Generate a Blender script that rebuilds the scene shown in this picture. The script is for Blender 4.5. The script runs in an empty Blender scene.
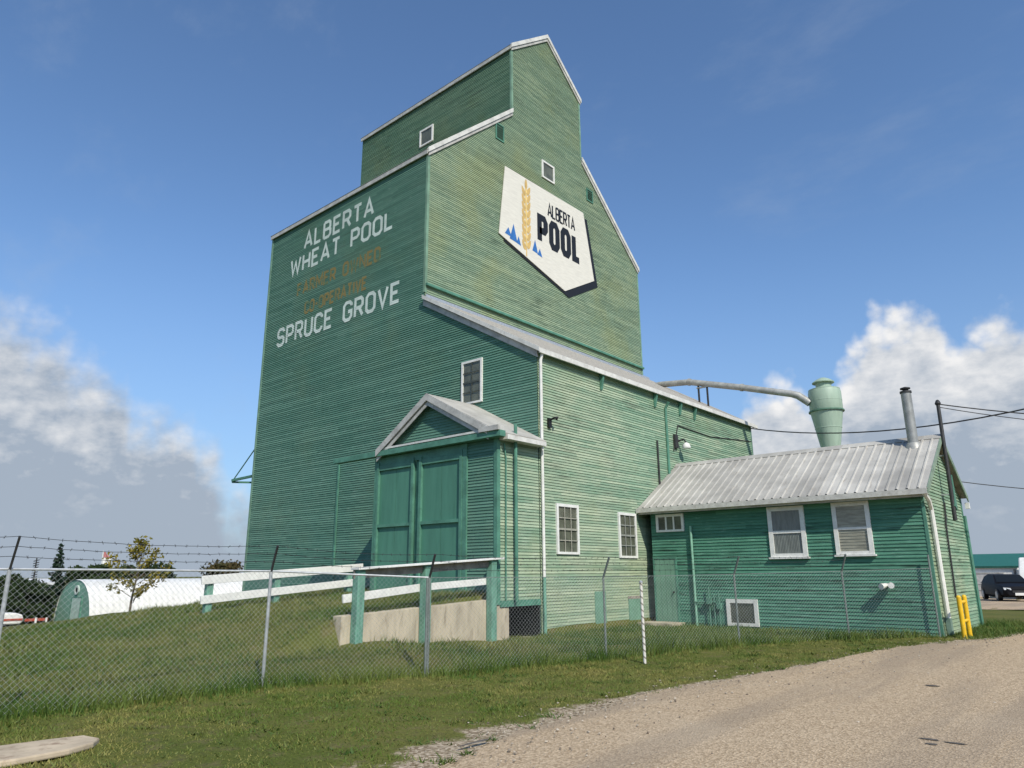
import bpy, bmesh, math, random
import numpy as np
from mathutils import Vector, Matrix, noise

random.seed(7)
rng = np.random.default_rng(11)
S = bpy.context.scene
COL = S.collection
PI = math.pi

# ------------------------------------------------------------------ camera
cam_d = bpy.data.cameras.new('camera')
cam_d.sensor_width = 36.0
cam_d.lens = 716.3 / 1024 * 36
cam_d.clip_end = 5000
cam = bpy.data.objects.new('camera', cam_d)
COL.objects.link(cam)
R3 = Vector((0.752819, 0.65819953, -0.00607672))
U3 = Vector((0.1726691, -0.18856568, 0.96676179))
F2 = Vector((-0.6351763, 0.72884591, 0.25560655))
cam.matrix_world = Matrix(((R3.x, U3.x, -F2.x, 11.355), (R3.y, U3.y, -F2.y, -14.041), (R3.z, U3.z, -F2.z, 1.537), (0, 0, 0, 1)))
S.camera = cam

# ------------------------------------------------------------------ light
SUN = Vector((1.0, -0.5, 0.98)).normalized()
sd = bpy.data.lights.new('sun', 'SUN')
sd.energy = 4.3
sd.angle = math.radians(0.55)
sd.color = (1.0, 0.945, 0.83)
so = bpy.data.objects.new('sun', sd)
so.rotation_euler = SUN.to_track_quat('Z', 'Y').to_euler()
so.location = (20, -10, 30)
COL.objects.link(so)
S.view_settings.view_transform = 'Standard'
S.view_settings.look = 'None'
S.view_settings.exposure = 0.0
S.view_settings.gamma = 1.0
S.view_settings.use_curve_mapping = False


class NT:
    """small helper round a node tree"""
    def __init__(s, nt):
        s.t = nt

    def n(s, typ, **kw):
        nd = s.t.nodes.new(typ)
        for k, v in kw.items():
            setattr(nd, k, v)
        return nd

    def l(s, a, b):
        s.t.links.new(a, b)

    def m(s, op, a, b=None, c=None, clamp=False):
        nd = s.n('ShaderNodeMath', operation=op, use_clamp=clamp)
        for i, v in enumerate((a, b, c)):
            if v is None:
                continue
            if isinstance(v, (int, float)):
                nd.inputs[i].default_value = v
            else:
                s.l(v, nd.inputs[i])
        return nd.outputs[0]

    def mix(s, f, a, b, blend='MIX'):
        nd = s.n('ShaderNodeMix', data_type='RGBA', blend_type=blend)
        for i, v in ((0, f), (6, a), (7, b)):
            if isinstance(v, (int, float)):
                nd.inputs[i].default_value = v
            elif isinstance(v, tuple):
                nd.inputs[i].default_value = (v[0], v[1], v[2], 1)
            else:
                s.l(v, nd.inputs[i])
        return nd.outputs[2]

    def ramp(s, f, lo, hi, smooth=True):
        nd = s.n('ShaderNodeMapRange', interpolation_type='SMOOTHSTEP' if smooth else 'LINEAR')
        s.l(f, nd.inputs[0])
        for i, v in ((1, lo), (2, hi)):
            if isinstance(v, (int, float)):
                nd.inputs[i].default_value = v
            else:
                s.l(v, nd.inputs[i])
        return nd.outputs[0]

    def noise(s, vec, scale, detail=4, rough=0.55, scl=None):
        if scl:
            mp = s.n('ShaderNodeMapping')
            mp.inputs['Scale'].default_value = scl
            s.l(vec, mp.inputs[0])
            vec = mp.outputs[0]
        nd = s.n('ShaderNodeTexNoise')
        nd.inputs['Scale'].default_value = scale
        nd.inputs['Detail'].default_value = detail
        nd.inputs['Roughness'].default_value = rough
        s.l(vec, nd.inputs['Vector'])
        return nd.outputs['Fac']


# ------------------------------------------------------------------ world: Nishita sky with banks of cumulus low over the horizon
W = bpy.data.worlds.new('World')
S.world = W
W.use_nodes = True
W.cycles.sampling_method = 'MANUAL'
W.cycles.sample_map_resolution = 256
w = NT(W.node_tree)
W.node_tree.nodes.clear()
sky = w.n('ShaderNodeTexSky', sky_type='NISHITA')
sky.sun_disc = False
sky.sun_elevation = math.asin(SUN.z)
sky.sun_rotation = math.atan2(SUN.x, SUN.y)
sky.altitude = 700
sky.air_density = 1.0
sky.dust_density = 0.6
sky.ozone_density = 2.5
tc = w.n('ShaderNodeTexCoord')
D3 = tc.outputs['Generated']
sep = w.n('ShaderNodeSeparateXYZ')
w.l(D3, sep.inputs[0])
az = w.m('DEGREES', w.m('ARCTAN2', sep.outputs[0], sep.outputs[1]))
el = w.m('DEGREES', w.m('ARCSINE', sep.outputs[2]))
azn = w.m('MULTIPLY_ADD', az, 1 / 150.0, 110 / 150.0, clamp=True)
fc = w.n('ShaderNodeFloatCurve')
w.l(azn, fc.inputs['Value'])
prof = [(-110, 8), (-98, 12), (-88, 18), (-80, 18.4), (-77.8, 18.0), (-76.2, 17.6), (-74.6, 17.4), (-73.2, 15.6), (-71.6, 15.0), (-70.2, 14.6), (-69.0, 12.0), (-67.4, 12.6), (-66.0, 12.2), (-64.8, 10.4),
        (-63.4, 9.6), (-62.4, 6.6), (-61.0, 6.4), (-59, 4.2), (-48, 3), (-32, 4), (-26, 8), (-23.6, 11.2), (-21, 14.6), (-19.2, 14.8), (-17.6, 13.4), (-15.9, 15.3), (-14, 17.8), (-11.5, 18.9),
        (-9.4, 18.8), (-7.7, 16.6), (-6.4, 17.4), (-4.4, 17.5), (0, 17.2), (8, 13), (20, 16), (30, 12), (40, 9)]
cv = fc.mapping.curves[0]
pts_ = [((a + 110) / 150.0, b / 24.0) for a, b in prof]
cv.points[0].location = pts_[0]
cv.points[1].location = pts_[-1]
for q in pts_[1:-1]:
    cv.points.new(*q)
for pnt in cv.points:
    pnt.handle_type = 'AUTO'
fc.mapping.update()
top = w.m('MULTIPLY', fc.outputs[0], 24.0)
n1 = w.noise(D3, 9.0, 2, 0.5)
n2 = w.noise(D3, 26.0, 7, 0.58)
vor = w.n('ShaderNodeTexVoronoi', feature='F1')
vor.inputs['Scale'].default_value = 26
vor.inputs['Detail'].default_value = 2.0
vor.inputs['Roughness'].default_value = 0.5
w.l(D3, vor.inputs['Vector'])
puff = w.m('SUBTRACT', 0.42, vor.outputs['Distance'])
warp = w.m('ADD', w.m('MULTIPLY', w.m('SUBTRACT', n1, 0.5), 3.0), w.m('ADD', w.m('MULTIPLY', w.m('SUBTRACT', n2, 0.5), 3.4), w.m('MULTIPLY', puff, 2.2)))
depth = w.m('SUBTRACT', w.m('ADD', top, warp), el)          # degrees below the cloud top
rightness = w.ramp(az, -45, -15)
mask = w.ramp(depth, w.m('MULTIPLY_ADD', rightness, 0.9, -1.6), w.m('MULTIPLY_ADD', rightness, -1.6, 3.4))
# how bright the cloud is: white sun-lit heads, bluish grey bases
n3 = w.noise(D3, 11.0, 5, 0.6, (1, 1, 2.2))
n4 = w.noise(D3, 34.0, 5, 0.6, (1, 1, 1.6))
head = w.m('SUBTRACT', 1.0, w.ramp(w.m('MULTIPLY', depth, w.m('MULTIPLY_ADD', rightness, -0.45, 1.0)), 0.0, 5.5))
lit = w.m('ADD', w.m('MULTIPLY', head, w.m('MULTIPLY_ADD', rightness, 0.38, 0.36)), w.m('MULTIPLY', w.m('SUBTRACT', n3, 0.40), 1.5))
lit = w.m('ADD', lit, w.m('MULTIPLY', w.m('SUBTRACT', n4, 0.5), 1.0))
lit = w.m('ADD', lit, w.m('MULTIPLY', puff, 0.5))
lit = w.m('ADD', lit, w.m('MULTIPLY', w.ramp(el, 4.0, 14.0), w.m('MULTIPLY_ADD', rightness, -0.16, 0.26)))
lowf = w.ramp(el, 0.5, 8.0)
lit = w.m('MULTIPLY', lit, lowf, clamp=True)
cloudcol = w.mix(lit, (0.375, 0.44, 0.53), (0.92, 0.91, 0.90))
skys = w.mix(1.0, sky.outputs[0], (0.136, 0.158, 0.174), 'MULTIPLY')
# thin veils high up
cir = w.noise(D3, 3.0, 7, 0.62, (1.0, 2.5, 3.0))
veil = w.m('MULTIPLY', w.ramp(cir, 0.52, 0.8), 0.16)
skyv = w.mix(veil, skys, (0.45, 0.52, 0.62))
hz = w.m('MULTIPLY', w.m('SUBTRACT', 1.0, w.ramp(el, 0.0, 26.0)), 0.62)
skyh = w.mix(hz, skyv, (0.25, 0.36, 0.53))
allc = w.mix(w.m('MULTIPLY', mask, 0.97), skyh, cloudcol)
bg = w.n('ShaderNodeBackground')
w.l(allc, bg.inputs[0])
bg.inputs[1].default_value = 1.0
wo = w.n('ShaderNodeOutputWorld')
w.l(bg.outputs[0], wo.inputs[0])


# ------------------------------------------------------------------ materials
def principled(name, rough=0.7, metal=0.0, spec=0.4):
    m = bpy.data.materials.new(name)
    m.use_nodes = True
    t = NT(m.node_tree)
    b = m.node_tree.nodes['Principled BSDF']
    b.inputs['Roughness'].default_value = rough
    b.inputs['Metallic'].default_value = metal
    b.inputs['Specular IOR Level'].default_value = spec
    return m, t, b


def coords(t):
    return t.n('ShaderNodeTexCoord').outputs['Object']


def plain(name, c, rough=0.6, metal=0.0, var=0.18, scale=6.0, dirt=None, spec=0.4, scl=None):
    m, t, b = principled(name, rough, metal, spec)
    co = coords(t)
    f = t.noise(co, scale, 5, 0.6, scl)
    lo = tuple(x * (1 - var) for x in c)
    hi = tuple(min(1, x * (1 + var)) for x in c)
    col = t.mix(t.ramp(f, 0.3, 0.7), lo, hi)
    if dirt:
        g = t.noise(co, scale * 2.3, 6, 0.65, scl)
        col = t.mix(t.m('MULTIPLY', t.ramp(g, 0.5, 0.72), dirt[1]), col, dirt[0])
    t.l(col, b.inputs['Base Color'])
    return m


def siding_mat(name, c, faded, wood, fade=0.5, bare=0.35, pitch=0.073, z0=-0.3, lichen=0.0, patch=0.28, scuff=0.55):
    m, t, b = principled(name, 0.78, 0, 0.25)
    co = t.n('ShaderNodeTexCoord').outputs['Object']
    sp = t.n('ShaderNodeSeparateXYZ')
    t.l(co, sp.inputs[0])
    row = t.m('FLOOR', t.m('MULTIPLY', t.m('SUBTRACT', sp.outputs[2], z0), 1 / pitch))
    # board lengths of about four metres, staggered from course to course
    cb = t.n('ShaderNodeCombineXYZ')
    hor = t.m('ADD', sp.outputs[0], sp.outputs[1])
    wn0 = t.n('ShaderNodeTexWhiteNoise', noise_dimensions='1D')
    t.l(row, wn0.inputs['W'])
    seg = t.m('FLOOR', t.m('ADD', t.m('MULTIPLY', hor, 0.27), t.m('MULTIPLY', wn0.outputs[0], 7.0)))
    t.l(seg, cb.inputs[0])
    t.l(row, cb.inputs[1])
    wn = t.n('ShaderNodeTexWhiteNoise', noise_dimensions='2D')
    t.l(cb.outputs[0], wn.inputs['Vector'])
    board = wn.outputs['Value']
    big = t.noise(co, 0.22, 4, 0.6)
    mid = t.noise(co, 1.1, 5, 0.6, (1, 1, 2.0))
    f = t.m('ADD', t.m('MULTIPLY', board, 0.24), t.m('ADD', t.m('MULTIPLY', big, 0.85), t.m('MULTIPLY', mid, 0.55)))
    col = t.mix(t.m('MULTIPLY', t.ramp(f, 0.55, 1.15), fade), c, faded)
    v = t.m('MULTIPLY_ADD', board, 0.24, 0.87)
    vv = t.n('ShaderNodeCombineColor')
    for i in range(3):
        t.l(v, vv.inputs[i])
    col = t.mix(1.0, col, vv.outputs[0], 'MULTIPLY')
    if lichen:
        lc = t.noise(co, 0.35, 4, 0.6)
        lm = t.m('MULTIPLY', t.ramp(lc, 0.47, 0.68), lichen)
        col = t.mix(lm, col, (0.30, 0.30, 0.10))
    # peeled streaks of bare weathered wood running along the boards
    st = t.noise(co, 1.0, 6, 0.65, (0.75, 0.75, 20.0))
    st2 = t.noise(co, 0.5, 3, 0.6)
    sm = t.m('MULTIPLY', t.ramp(t.m('ADD', st, t.m('MULTIPLY', t.m('SUBTRACT', st2, 0.5), patch)), 0.55, 0.68), bare)
    col = t.mix(sm, col, wood)
    sc = t.noise(co, 1.0, 5, 0.7, (2.6, 2.6, 30.0))
    col = t.mix(t.m('MULTIPLY', t.ramp(sc, 0.56, 0.72), scuff), col, tuple(min(1, x * 1.25 + 0.13) for x in faded))
    col = t.mix(t.m('MULTIPLY', t.ramp(sc, 0.44, 0.30), scuff * 0.9), col, tuple(x * 0.42 for x in c))
    t.l(col, b.inputs['Base Color'])
    bp = t.n('ShaderNodeBump')
    bp.inputs['Strength'].default_value = 0.25
    bp.inputs['Distance'].default_value = 0.01
    t.l(st, bp.inputs['Height'])
    t.l(bp.outputs[0], b.inputs['Normal'])
    return m


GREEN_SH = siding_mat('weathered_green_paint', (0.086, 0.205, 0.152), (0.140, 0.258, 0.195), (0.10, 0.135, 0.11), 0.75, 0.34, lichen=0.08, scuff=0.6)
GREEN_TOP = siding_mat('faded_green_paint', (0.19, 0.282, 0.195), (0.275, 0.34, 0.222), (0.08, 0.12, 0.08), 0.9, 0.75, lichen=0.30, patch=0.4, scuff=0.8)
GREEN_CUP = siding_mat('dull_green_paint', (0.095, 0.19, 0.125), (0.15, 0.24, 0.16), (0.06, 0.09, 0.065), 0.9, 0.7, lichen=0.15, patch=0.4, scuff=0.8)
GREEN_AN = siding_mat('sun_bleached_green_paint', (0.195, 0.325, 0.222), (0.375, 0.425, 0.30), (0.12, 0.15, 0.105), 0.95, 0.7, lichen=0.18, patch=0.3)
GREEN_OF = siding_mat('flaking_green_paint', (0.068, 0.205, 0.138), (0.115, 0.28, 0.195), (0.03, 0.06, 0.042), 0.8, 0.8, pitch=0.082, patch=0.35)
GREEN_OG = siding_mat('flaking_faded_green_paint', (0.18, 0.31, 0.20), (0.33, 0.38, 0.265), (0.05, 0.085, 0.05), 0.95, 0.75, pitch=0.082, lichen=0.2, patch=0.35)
GREEN_TRIM = plain('green_trim_paint', (0.085, 0.225, 0.16), 0.6, var=0.2, scale=3, dirt=((0.035, 0.10, 0.07), 0.4))
GREEN_DOOR = plain('green_door_paint', (0.075, 0.215, 0.15), 0.55, var=0.12, scale=1.5, dirt=((0.04, 0.15, 0.10), 0.35), scl=(2, 2, 0.3))
GREEN_POST = plain('green_post_paint', (0.135, 0.29, 0.215), 0.7, var=0.22, scale=4, dirt=((0.06, 0.17, 0.12), 0.5), scl=(3, 3, 0.7))
CYC_GREEN = plain('pale_green_enamel', (0.34, 0.44, 0.345), 0.5, var=0.08, scale=2, dirt=((0.18, 0.30, 0.22), 0.3), scl=(3, 3, .5))
WHITE = plain('white_paint', (0.74, 0.73, 0.69), 0.55, var=0.07, scale=5, dirt=((0.42, 0.40, 0.35), 0.35))
WHITE_LET = plain('white_lettering_paint', (0.60, 0.68, 0.62), 0.7, var=0.10, scale=3, dirt=((0.36, 0.47, 0.40), 0.3))
ORANGE_LET = None
GREYTRIM = plain('grey_weathered_trim', (0.46, 0.45, 0.42), 0.65, var=0.2, scale=3, dirt=((0.24, 0.23, 0.2), 0.5))
GALV = plain('galvanised_steel', (0.52, 0.53, 0.53), 0.42, 0.55, var=0.15, scale=14)
OLDGALV = plain('old_galvanised_steel', (0.17, 0.195, 0.18), 0.6, 0.2, var=0.15, scale=14)
GALVMESH = plain('galvanised_wire', (0.50, 0.52, 0.51), 0.5, 0.3, var=0.1, scale=10)
DARKMET = plain('dark_metal', (0.045, 0.045, 0.045), 0.55, 0.3, var=0.2, scale=9)
PIPE = plain('grey_duct_metal', (0.37, 0.37, 0.345), 0.5, 0.25, var=0.2, scale=4, dirt=((0.22, 0.19, 0.15), 0.5))
BLACKP = plain('black_paint', (0.012, 0.012, 0.013), 0.5, var=0.1)
SIGNW = plain('white_sign_paint', (0.70, 0.67, 0.59), 0.6, var=0.07, scale=2, dirt=((0.54, 0.50, 0.42), 0.45), scl=(1, 1, 12))
GOLD = plain('golden_paint', (0.60, 0.40, 0.14), 0.6, var=0.15, scale=4)
GOLDL = plain('pale_golden_paint', (0.77, 0.56, 0.22), 0.6, var=0.12, scale=4)
BLUE = plain('blue_paint', (0.035, 0.15, 0.42), 0.6, var=0.12)
YELLOW = plain('yellow_paint', (0.78, 0.47, 0.015), 0.5, var=0.1, dirt=((0.5, 0.27, 0.02), 0.4))
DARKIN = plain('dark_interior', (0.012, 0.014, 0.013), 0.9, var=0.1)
DUSTIN = plain('dusty_dark_room', (0.15, 0.15, 0.115), 0.9, var=0.3, scale=3)
BLINDM = plain('dusty_blind', (0.40, 0.365, 0.30), 0.8, var=0.25, scale=3, scl=(1, 1, 7))
CURTM = plain('grey_curtain', (0.24, 0.245, 0.235), 0.85, var=0.2, scale=3, scl=(6, 6, 1))
CONC = plain('weathered_concrete', (0.46, 0.395, 0.29), 0.9, var=0.2, scale=2.2, dirt=((0.22, 0.18, 0.125), 0.7), scl=(1.6, 1.6, .45))
SLABM = plain('concrete_slab', (0.50, 0.405, 0.285), 0.9, var=0.16, scale=3, dirt=((0.17, 0.09, 0.055), 0.65))
WOODM = plain('grey_wood', (0.27, 0.24, 0.20), 0.8, var=0.25, scale=5)
LEAFG = None


def faint_mat():
    m, t, b = principled('faded_orange_lettering', 0.8, 0, 0.2)
    co = coords(t)
    f = t.noise(co, 2.2, 5, 0.7)
    g = t.noise(co, 0.9, 3, 0.6)
    k = t.ramp(t.m('ADD', f, t.m('MULTIPLY', g, 0.5)), 0.52, 0.78)
    col = t.mix(k, (0.085, 0.19, 0.12), (0.26, 0.205, 0.08))
    t.l(col, b.inputs['Base Color'])
    return m


ORANGE_LET = faint_mat()


def roof_metal(name, c, rust):
    m, t, b = principled(name, 0.55, 0.08, 0.4)
    co = coords(t)
    f = t.noise(co, 1.3, 6, 0.6)
    f2 = t.noise(co, 5.0, 6, 0.65, (3.0, 0.5, 0.5))
    col = t.mix(t.ramp(f, 0.3, 0.72), tuple(x * 0.78 for x in c), tuple(x * 1.1 for x in c))
    sp = t.n('ShaderNodeSeparateXYZ')
    t.l(co, sp.inputs[0])
    wn = t.n('ShaderNodeTexWhiteNoise', noise_dimensions='1D')
    t.l(t.m('FLOOR', t.m('MULTIPLY', sp.outputs[0], 1 / 0.68)), wn.inputs['W'])
    v = t.m('MULTIPLY_ADD', wn.outputs[0], 0.26, 0.80)
    vv = t.n('ShaderNodeCombineColor')
    for i in range(3):
        t.l(v, vv.inputs[i])
    col = t.mix(1.0, col, vv.outputs[0], 'MULTIPLY')
    col = t.mix(t.m('MULTIPLY', t.ramp(f2, 0.56, 0.74), 0.5), col, rust)
    t.l(col, b.inputs['Base Color'])
    return m


ROOFM = roof_metal('weathered_sheet_metal', (0.52, 0.495, 0.445), (0.22, 0.18, 0.13))
SHINGLE = plain('grey_shingles', (0.35, 0.325, 0.28), 0.9, var=0.3, scale=12, dirt=((0.2, 0.18, 0.17), 0.5))


def glass_mat(name, tint=0.85):
    m = bpy.data.materials.new(name)
    m.use_nodes = True
    t = NT(m.node_tree)
    m.node_tree.nodes.clear()
    tr = t.n('ShaderNodeBsdfTransparent')
    tr.inputs[0].default_value = (tint, tint * 1.03, tint, 1)
    gl = t.n('ShaderNodeBsdfGlossy')
    gl.inputs['Roughness'].default_value = 0.06
    gl.inputs['Color'].default_value = (0.9, 0.9, 0.9, 1)
    lw = t.n('ShaderNodeLayerWeight')
    fac = t.m('MULTIPLY_ADD', t.m('POWER', lw.outputs['Facing'], 4.0), 0.7, 0.045)
    co = coords(t)
    bp = t.n('ShaderNodeBump')
    bp.inputs['Strength'].default_value = 0.15
    bp.inputs['Distance'].default_value = 0.02
    t.l(t.noise(co, 3.0, 2), bp.inputs['Height'])
    t.l(bp.outputs[0], gl.inputs['Normal'])
    mx = t.n('ShaderNodeMixShader')
    t.l(fac, mx.inputs[0])
    t.l(tr.outputs[0], mx.inputs[1])
    t.l(gl.outputs[0], mx.inputs[2])
    o = t.n('ShaderNodeOutputMaterial')
    t.l(mx.outputs[0], o.inputs[0])
    return m


GLASS = glass_mat('window_glass')


def leaf_mat(name, a, bcol, thin_=0.3):
    m, t, b = principled(name, 0.6, 0, 0.25)
    at = t.n('ShaderNodeAttribute', attribute_name='tint')
    f = at.outputs['Fac']
    col = t.mix(f, a, bcol)
    t.l(col, b.inputs['Base Color'])
    if thin_ == 0:
        return m
    tl = t.n('ShaderNodeBsdfTranslucent')
    t.l(col, tl.inputs[0])
    mx = t.n('ShaderNodeMixShader')
    mx.inputs[0].default_value = thin_
    t.l(b.outputs[0], mx.inputs[1])
    t.l(tl.outputs[0], mx.inputs[2])
    o = m.node_tree.nodes['Material Output']
    t.l(mx.outputs[0], o.inputs[0])
    return m


# ------------------------------------------------------------------ mesh building
def wloc(o):
    v = Vector((0, 0, 0))
    while o is not None:
        v += Vector(o.location)
        o = o.parent
    return v


class MB:
    def __init__(s):
        s.v = []
        s.f = []

    def add(s, vs, fs):
        b = len(s.v)
        s.v += [tuple(x) for x in vs]
        s.f += [tuple(i + b for i in f) for f in fs]

    def hexa(s, p):
        s.add(p, [(0, 3, 2, 1), (4, 5, 6, 7), (0, 1, 5, 4), (1, 2, 6, 5), (2, 3, 7, 6), (3, 0, 4, 7)])

    def box(s, x0, x1, y0, y1, z0, z1):
        s.hexa([(x0, y0, z0), (x1, y0, z0), (x1, y1, z0), (x0, y1, z0), (x0, y0, z1), (x1, y0, z1), (x1, y1, z1), (x0, y1, z1)])

    def fbox(s, F, u0, u1, z0, z1, o0, o1):
        s.hexa([F(u0, z0, o0), F(u1, z0, o0), F(u1, z0, o1), F(u0, z0, o1), F(u0, z1, o0), F(u1, z1, o0), F(u1, z1, o1), F(u0, z1, o1)])

    def bar(s, a, b, w, h, up=(0, 0, 1)):
        """a rectangular bar from a to b, w across, h along up"""
        a = Vector(a); b = Vector(b)
        d = (b - a).normalized()
        up = Vector(up)
        r = d.cross(up)
        if r.length < 1e-4:
            r = d.cross(Vector((1, 0, 0)))
        r.normalize()
        u = r.cross(d).normalized()
        r *= w / 2; u *= h / 2
        s.hexa([a - r - u, a + r - u, b + r - u, b - r - u, a - r + u, a + r + u, b + r + u, b - r + u])

    def prism(s, poly, ext):
        n = len(poly)
        e = Vector(ext)
        p = [Vector(q) for q in poly]
        s.add(p + [q + e for q in p], [tuple(range(n))[::-1], tuple(range(n, 2 * n))] + [(i, (i + 1) % n, n + (i + 1) % n, n + i) for i in range(n)])

    def tube(s, pts, r, n=8, caps=True):
        pts = [Vector(p) for p in pts]
        rs = r if isinstance(r, (list, tuple)) else [r] * len(pts)
        rings = []
        ref = None
        for i, p in enumerate(pts):
            d = (pts[min(i + 1, len(pts) - 1)] - pts[max(i - 1, 0)]).normalized()
            if ref is None:
                ref = d.cross(Vector((0, 0, 1)))
                if ref.length < 1e-3:
                    ref = d.cross(Vector((1, 0, 0)))
            a = (ref - d * ref.dot(d)).normalized()
            ref = a
            b = d.cross(a)
            rings.append([p + (a * math.cos(2 * PI * k / n) + b * math.sin(2 * PI * k / n)) * rs[i] for k in range(n)])
        vs = [q for ring in rings for q in ring]
        fs = []
        for i in range(len(pts) - 1):
            for k in range(n):
                fs.append((i * n + k, i * n + (k + 1) % n, (i + 1) * n + (k + 1) % n, (i + 1) * n + k))
        if caps:
            fs.append(tuple(range(n))[::-1])
            fs.append(tuple(range((len(pts) - 1) * n, len(pts) * n)))
        s.add(vs, fs)

    def lathe(s, c, prof, n=24):
        c = Vector(c)
        vs = []
        for r, z in prof:
            for k in range(n):
                vs.append(c + Vector((r * math.cos(2 * PI * k / n), r * math.sin(2 * PI * k / n), z)))
        fs = []
        for i in range(len(prof) - 1):
            for k in range(n):
                fs.append((i * n + k, i * n + (k + 1) % n, (i + 1) * n + (k + 1) % n, (i + 1) * n + k))
        fs.append(tuple(range(n))[::-1])
        fs.append(tuple(range((len(prof) - 1) * n, len(prof) * n)))
        s.add(vs, fs)

    def build(s, name, mat, parent=None, smooth=False, normals=True, bevel=0):
        me = bpy.data.meshes.new(name)
        off = wloc(parent) if parent is not None else Vector((0, 0, 0))
        me.from_pydata([Vector(q) - off for q in s.v], [], s.f)
        if normals or bevel:
            bm = bmesh.new()
            bm.from_mesh(me)
            if normals:
                bmesh.ops.recalc_face_normals(bm, faces=bm.faces)
            bm.to_mesh(me)
            bm.free()
        if smooth:
            me.shade_smooth()
            me.set_sharp_from_angle(angle=math.radians(35))
        me.materials.append(mat)
        o = bpy.data.objects.new(name, me)
        COL.objects.link(o)
        if parent is not None:
            o.parent = parent
        if bevel:
            md = o.modifiers.new('bevel', 'BEVEL')
            md.width = bevel
            md.segments = 2
        return o


def tag(o, label=None, cat=None, group=None, kind=None):
    for k, v in (('label', label), ('category', cat), ('group', group), ('kind', kind)):
        if v:
            o[k] = v
    return o


def thing(name, loc, label, cat, group=None):
    o = bpy.data.objects.new(name, None)
    o.location = loc
    o.empty_display_size = 0.3
    COL.objects.link(o)
    return tag(o, label, cat, group)


def clipz(poly, z, above):
    out = []
    n = len(poly)
    for i in range(n):
        a = poly[i]; b = poly[(i + 1) % n]
        ia = (a[1] >= z) if above else (a[1] <= z)
        ib = (b[1] >= z) if above else (b[1] <= z)
        if ia:
            out.append(a)
        if ia != ib:
            t = (z - a[1]) / (b[1] - a[1])
            out.append((a[0] + (b[0] - a[0]) * t, z))
    return out


def siding(mb, poly, F, pitch=0.073, d=0.020, extra=0.0, z0=-0.3):
    """lap siding over a convex polygon in the (u, z) plane of a wall: every course leans out at its foot"""
    zmin = min(p[1] for p in poly); zmax = max(p[1] for p in poly)
    k0 = int(math.floor((zmin - z0) / pitch + 1e-6)); k1 = int(math.ceil((zmax - z0) / pitch - 1e-6))
    for k in range(k0, k1):
        za = z0 + k * pitch
        q = clipz(clipz(poly, za, True), za + pitch, False)
        if len(q) < 3:
            continue
        q2 = [q[0]]
        for p in q[1:]:
            if abs(p[0] - q2[-1][0]) + abs(p[1] - q2[-1][1]) > 1e-5:
                q2.append(p)
        if abs(q2[0][0] - q2[-1][0]) + abs(q2[0][1] - q2[-1][1]) < 1e-5:
            q2.pop()
        if len(q2) < 3:
            continue
        mb.add([F(u, z, d * (1 - (z - za) / pitch) + extra) for u, z in q2], [tuple(range(len(q2)))])
        low = [p for p in q2 if p[1] < za + 1e-5]
        if len(low) >= 2:
            a = min(low); b = max(low)
            mb.add([F(a[0], a[1], d + extra), F(b[0], b[1], d + extra), F(b[0], b[1], extra - 0.001), F(a[0], a[1], extra - 0.001)], [(0, 1, 2, 3)])


def face_y(y):      # wall looking towards -y
    return lambda u, z, o: (u, y - o, z)


def face_x(x):      # wall looking towards +x
    return lambda u, z, o: (x + o, u, z)


def face_xn(x):
    return lambda u, z, o: (x - o, u, z)


def face_yn(y):
    return lambda u, z, o: (u, y + o, z)


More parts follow.
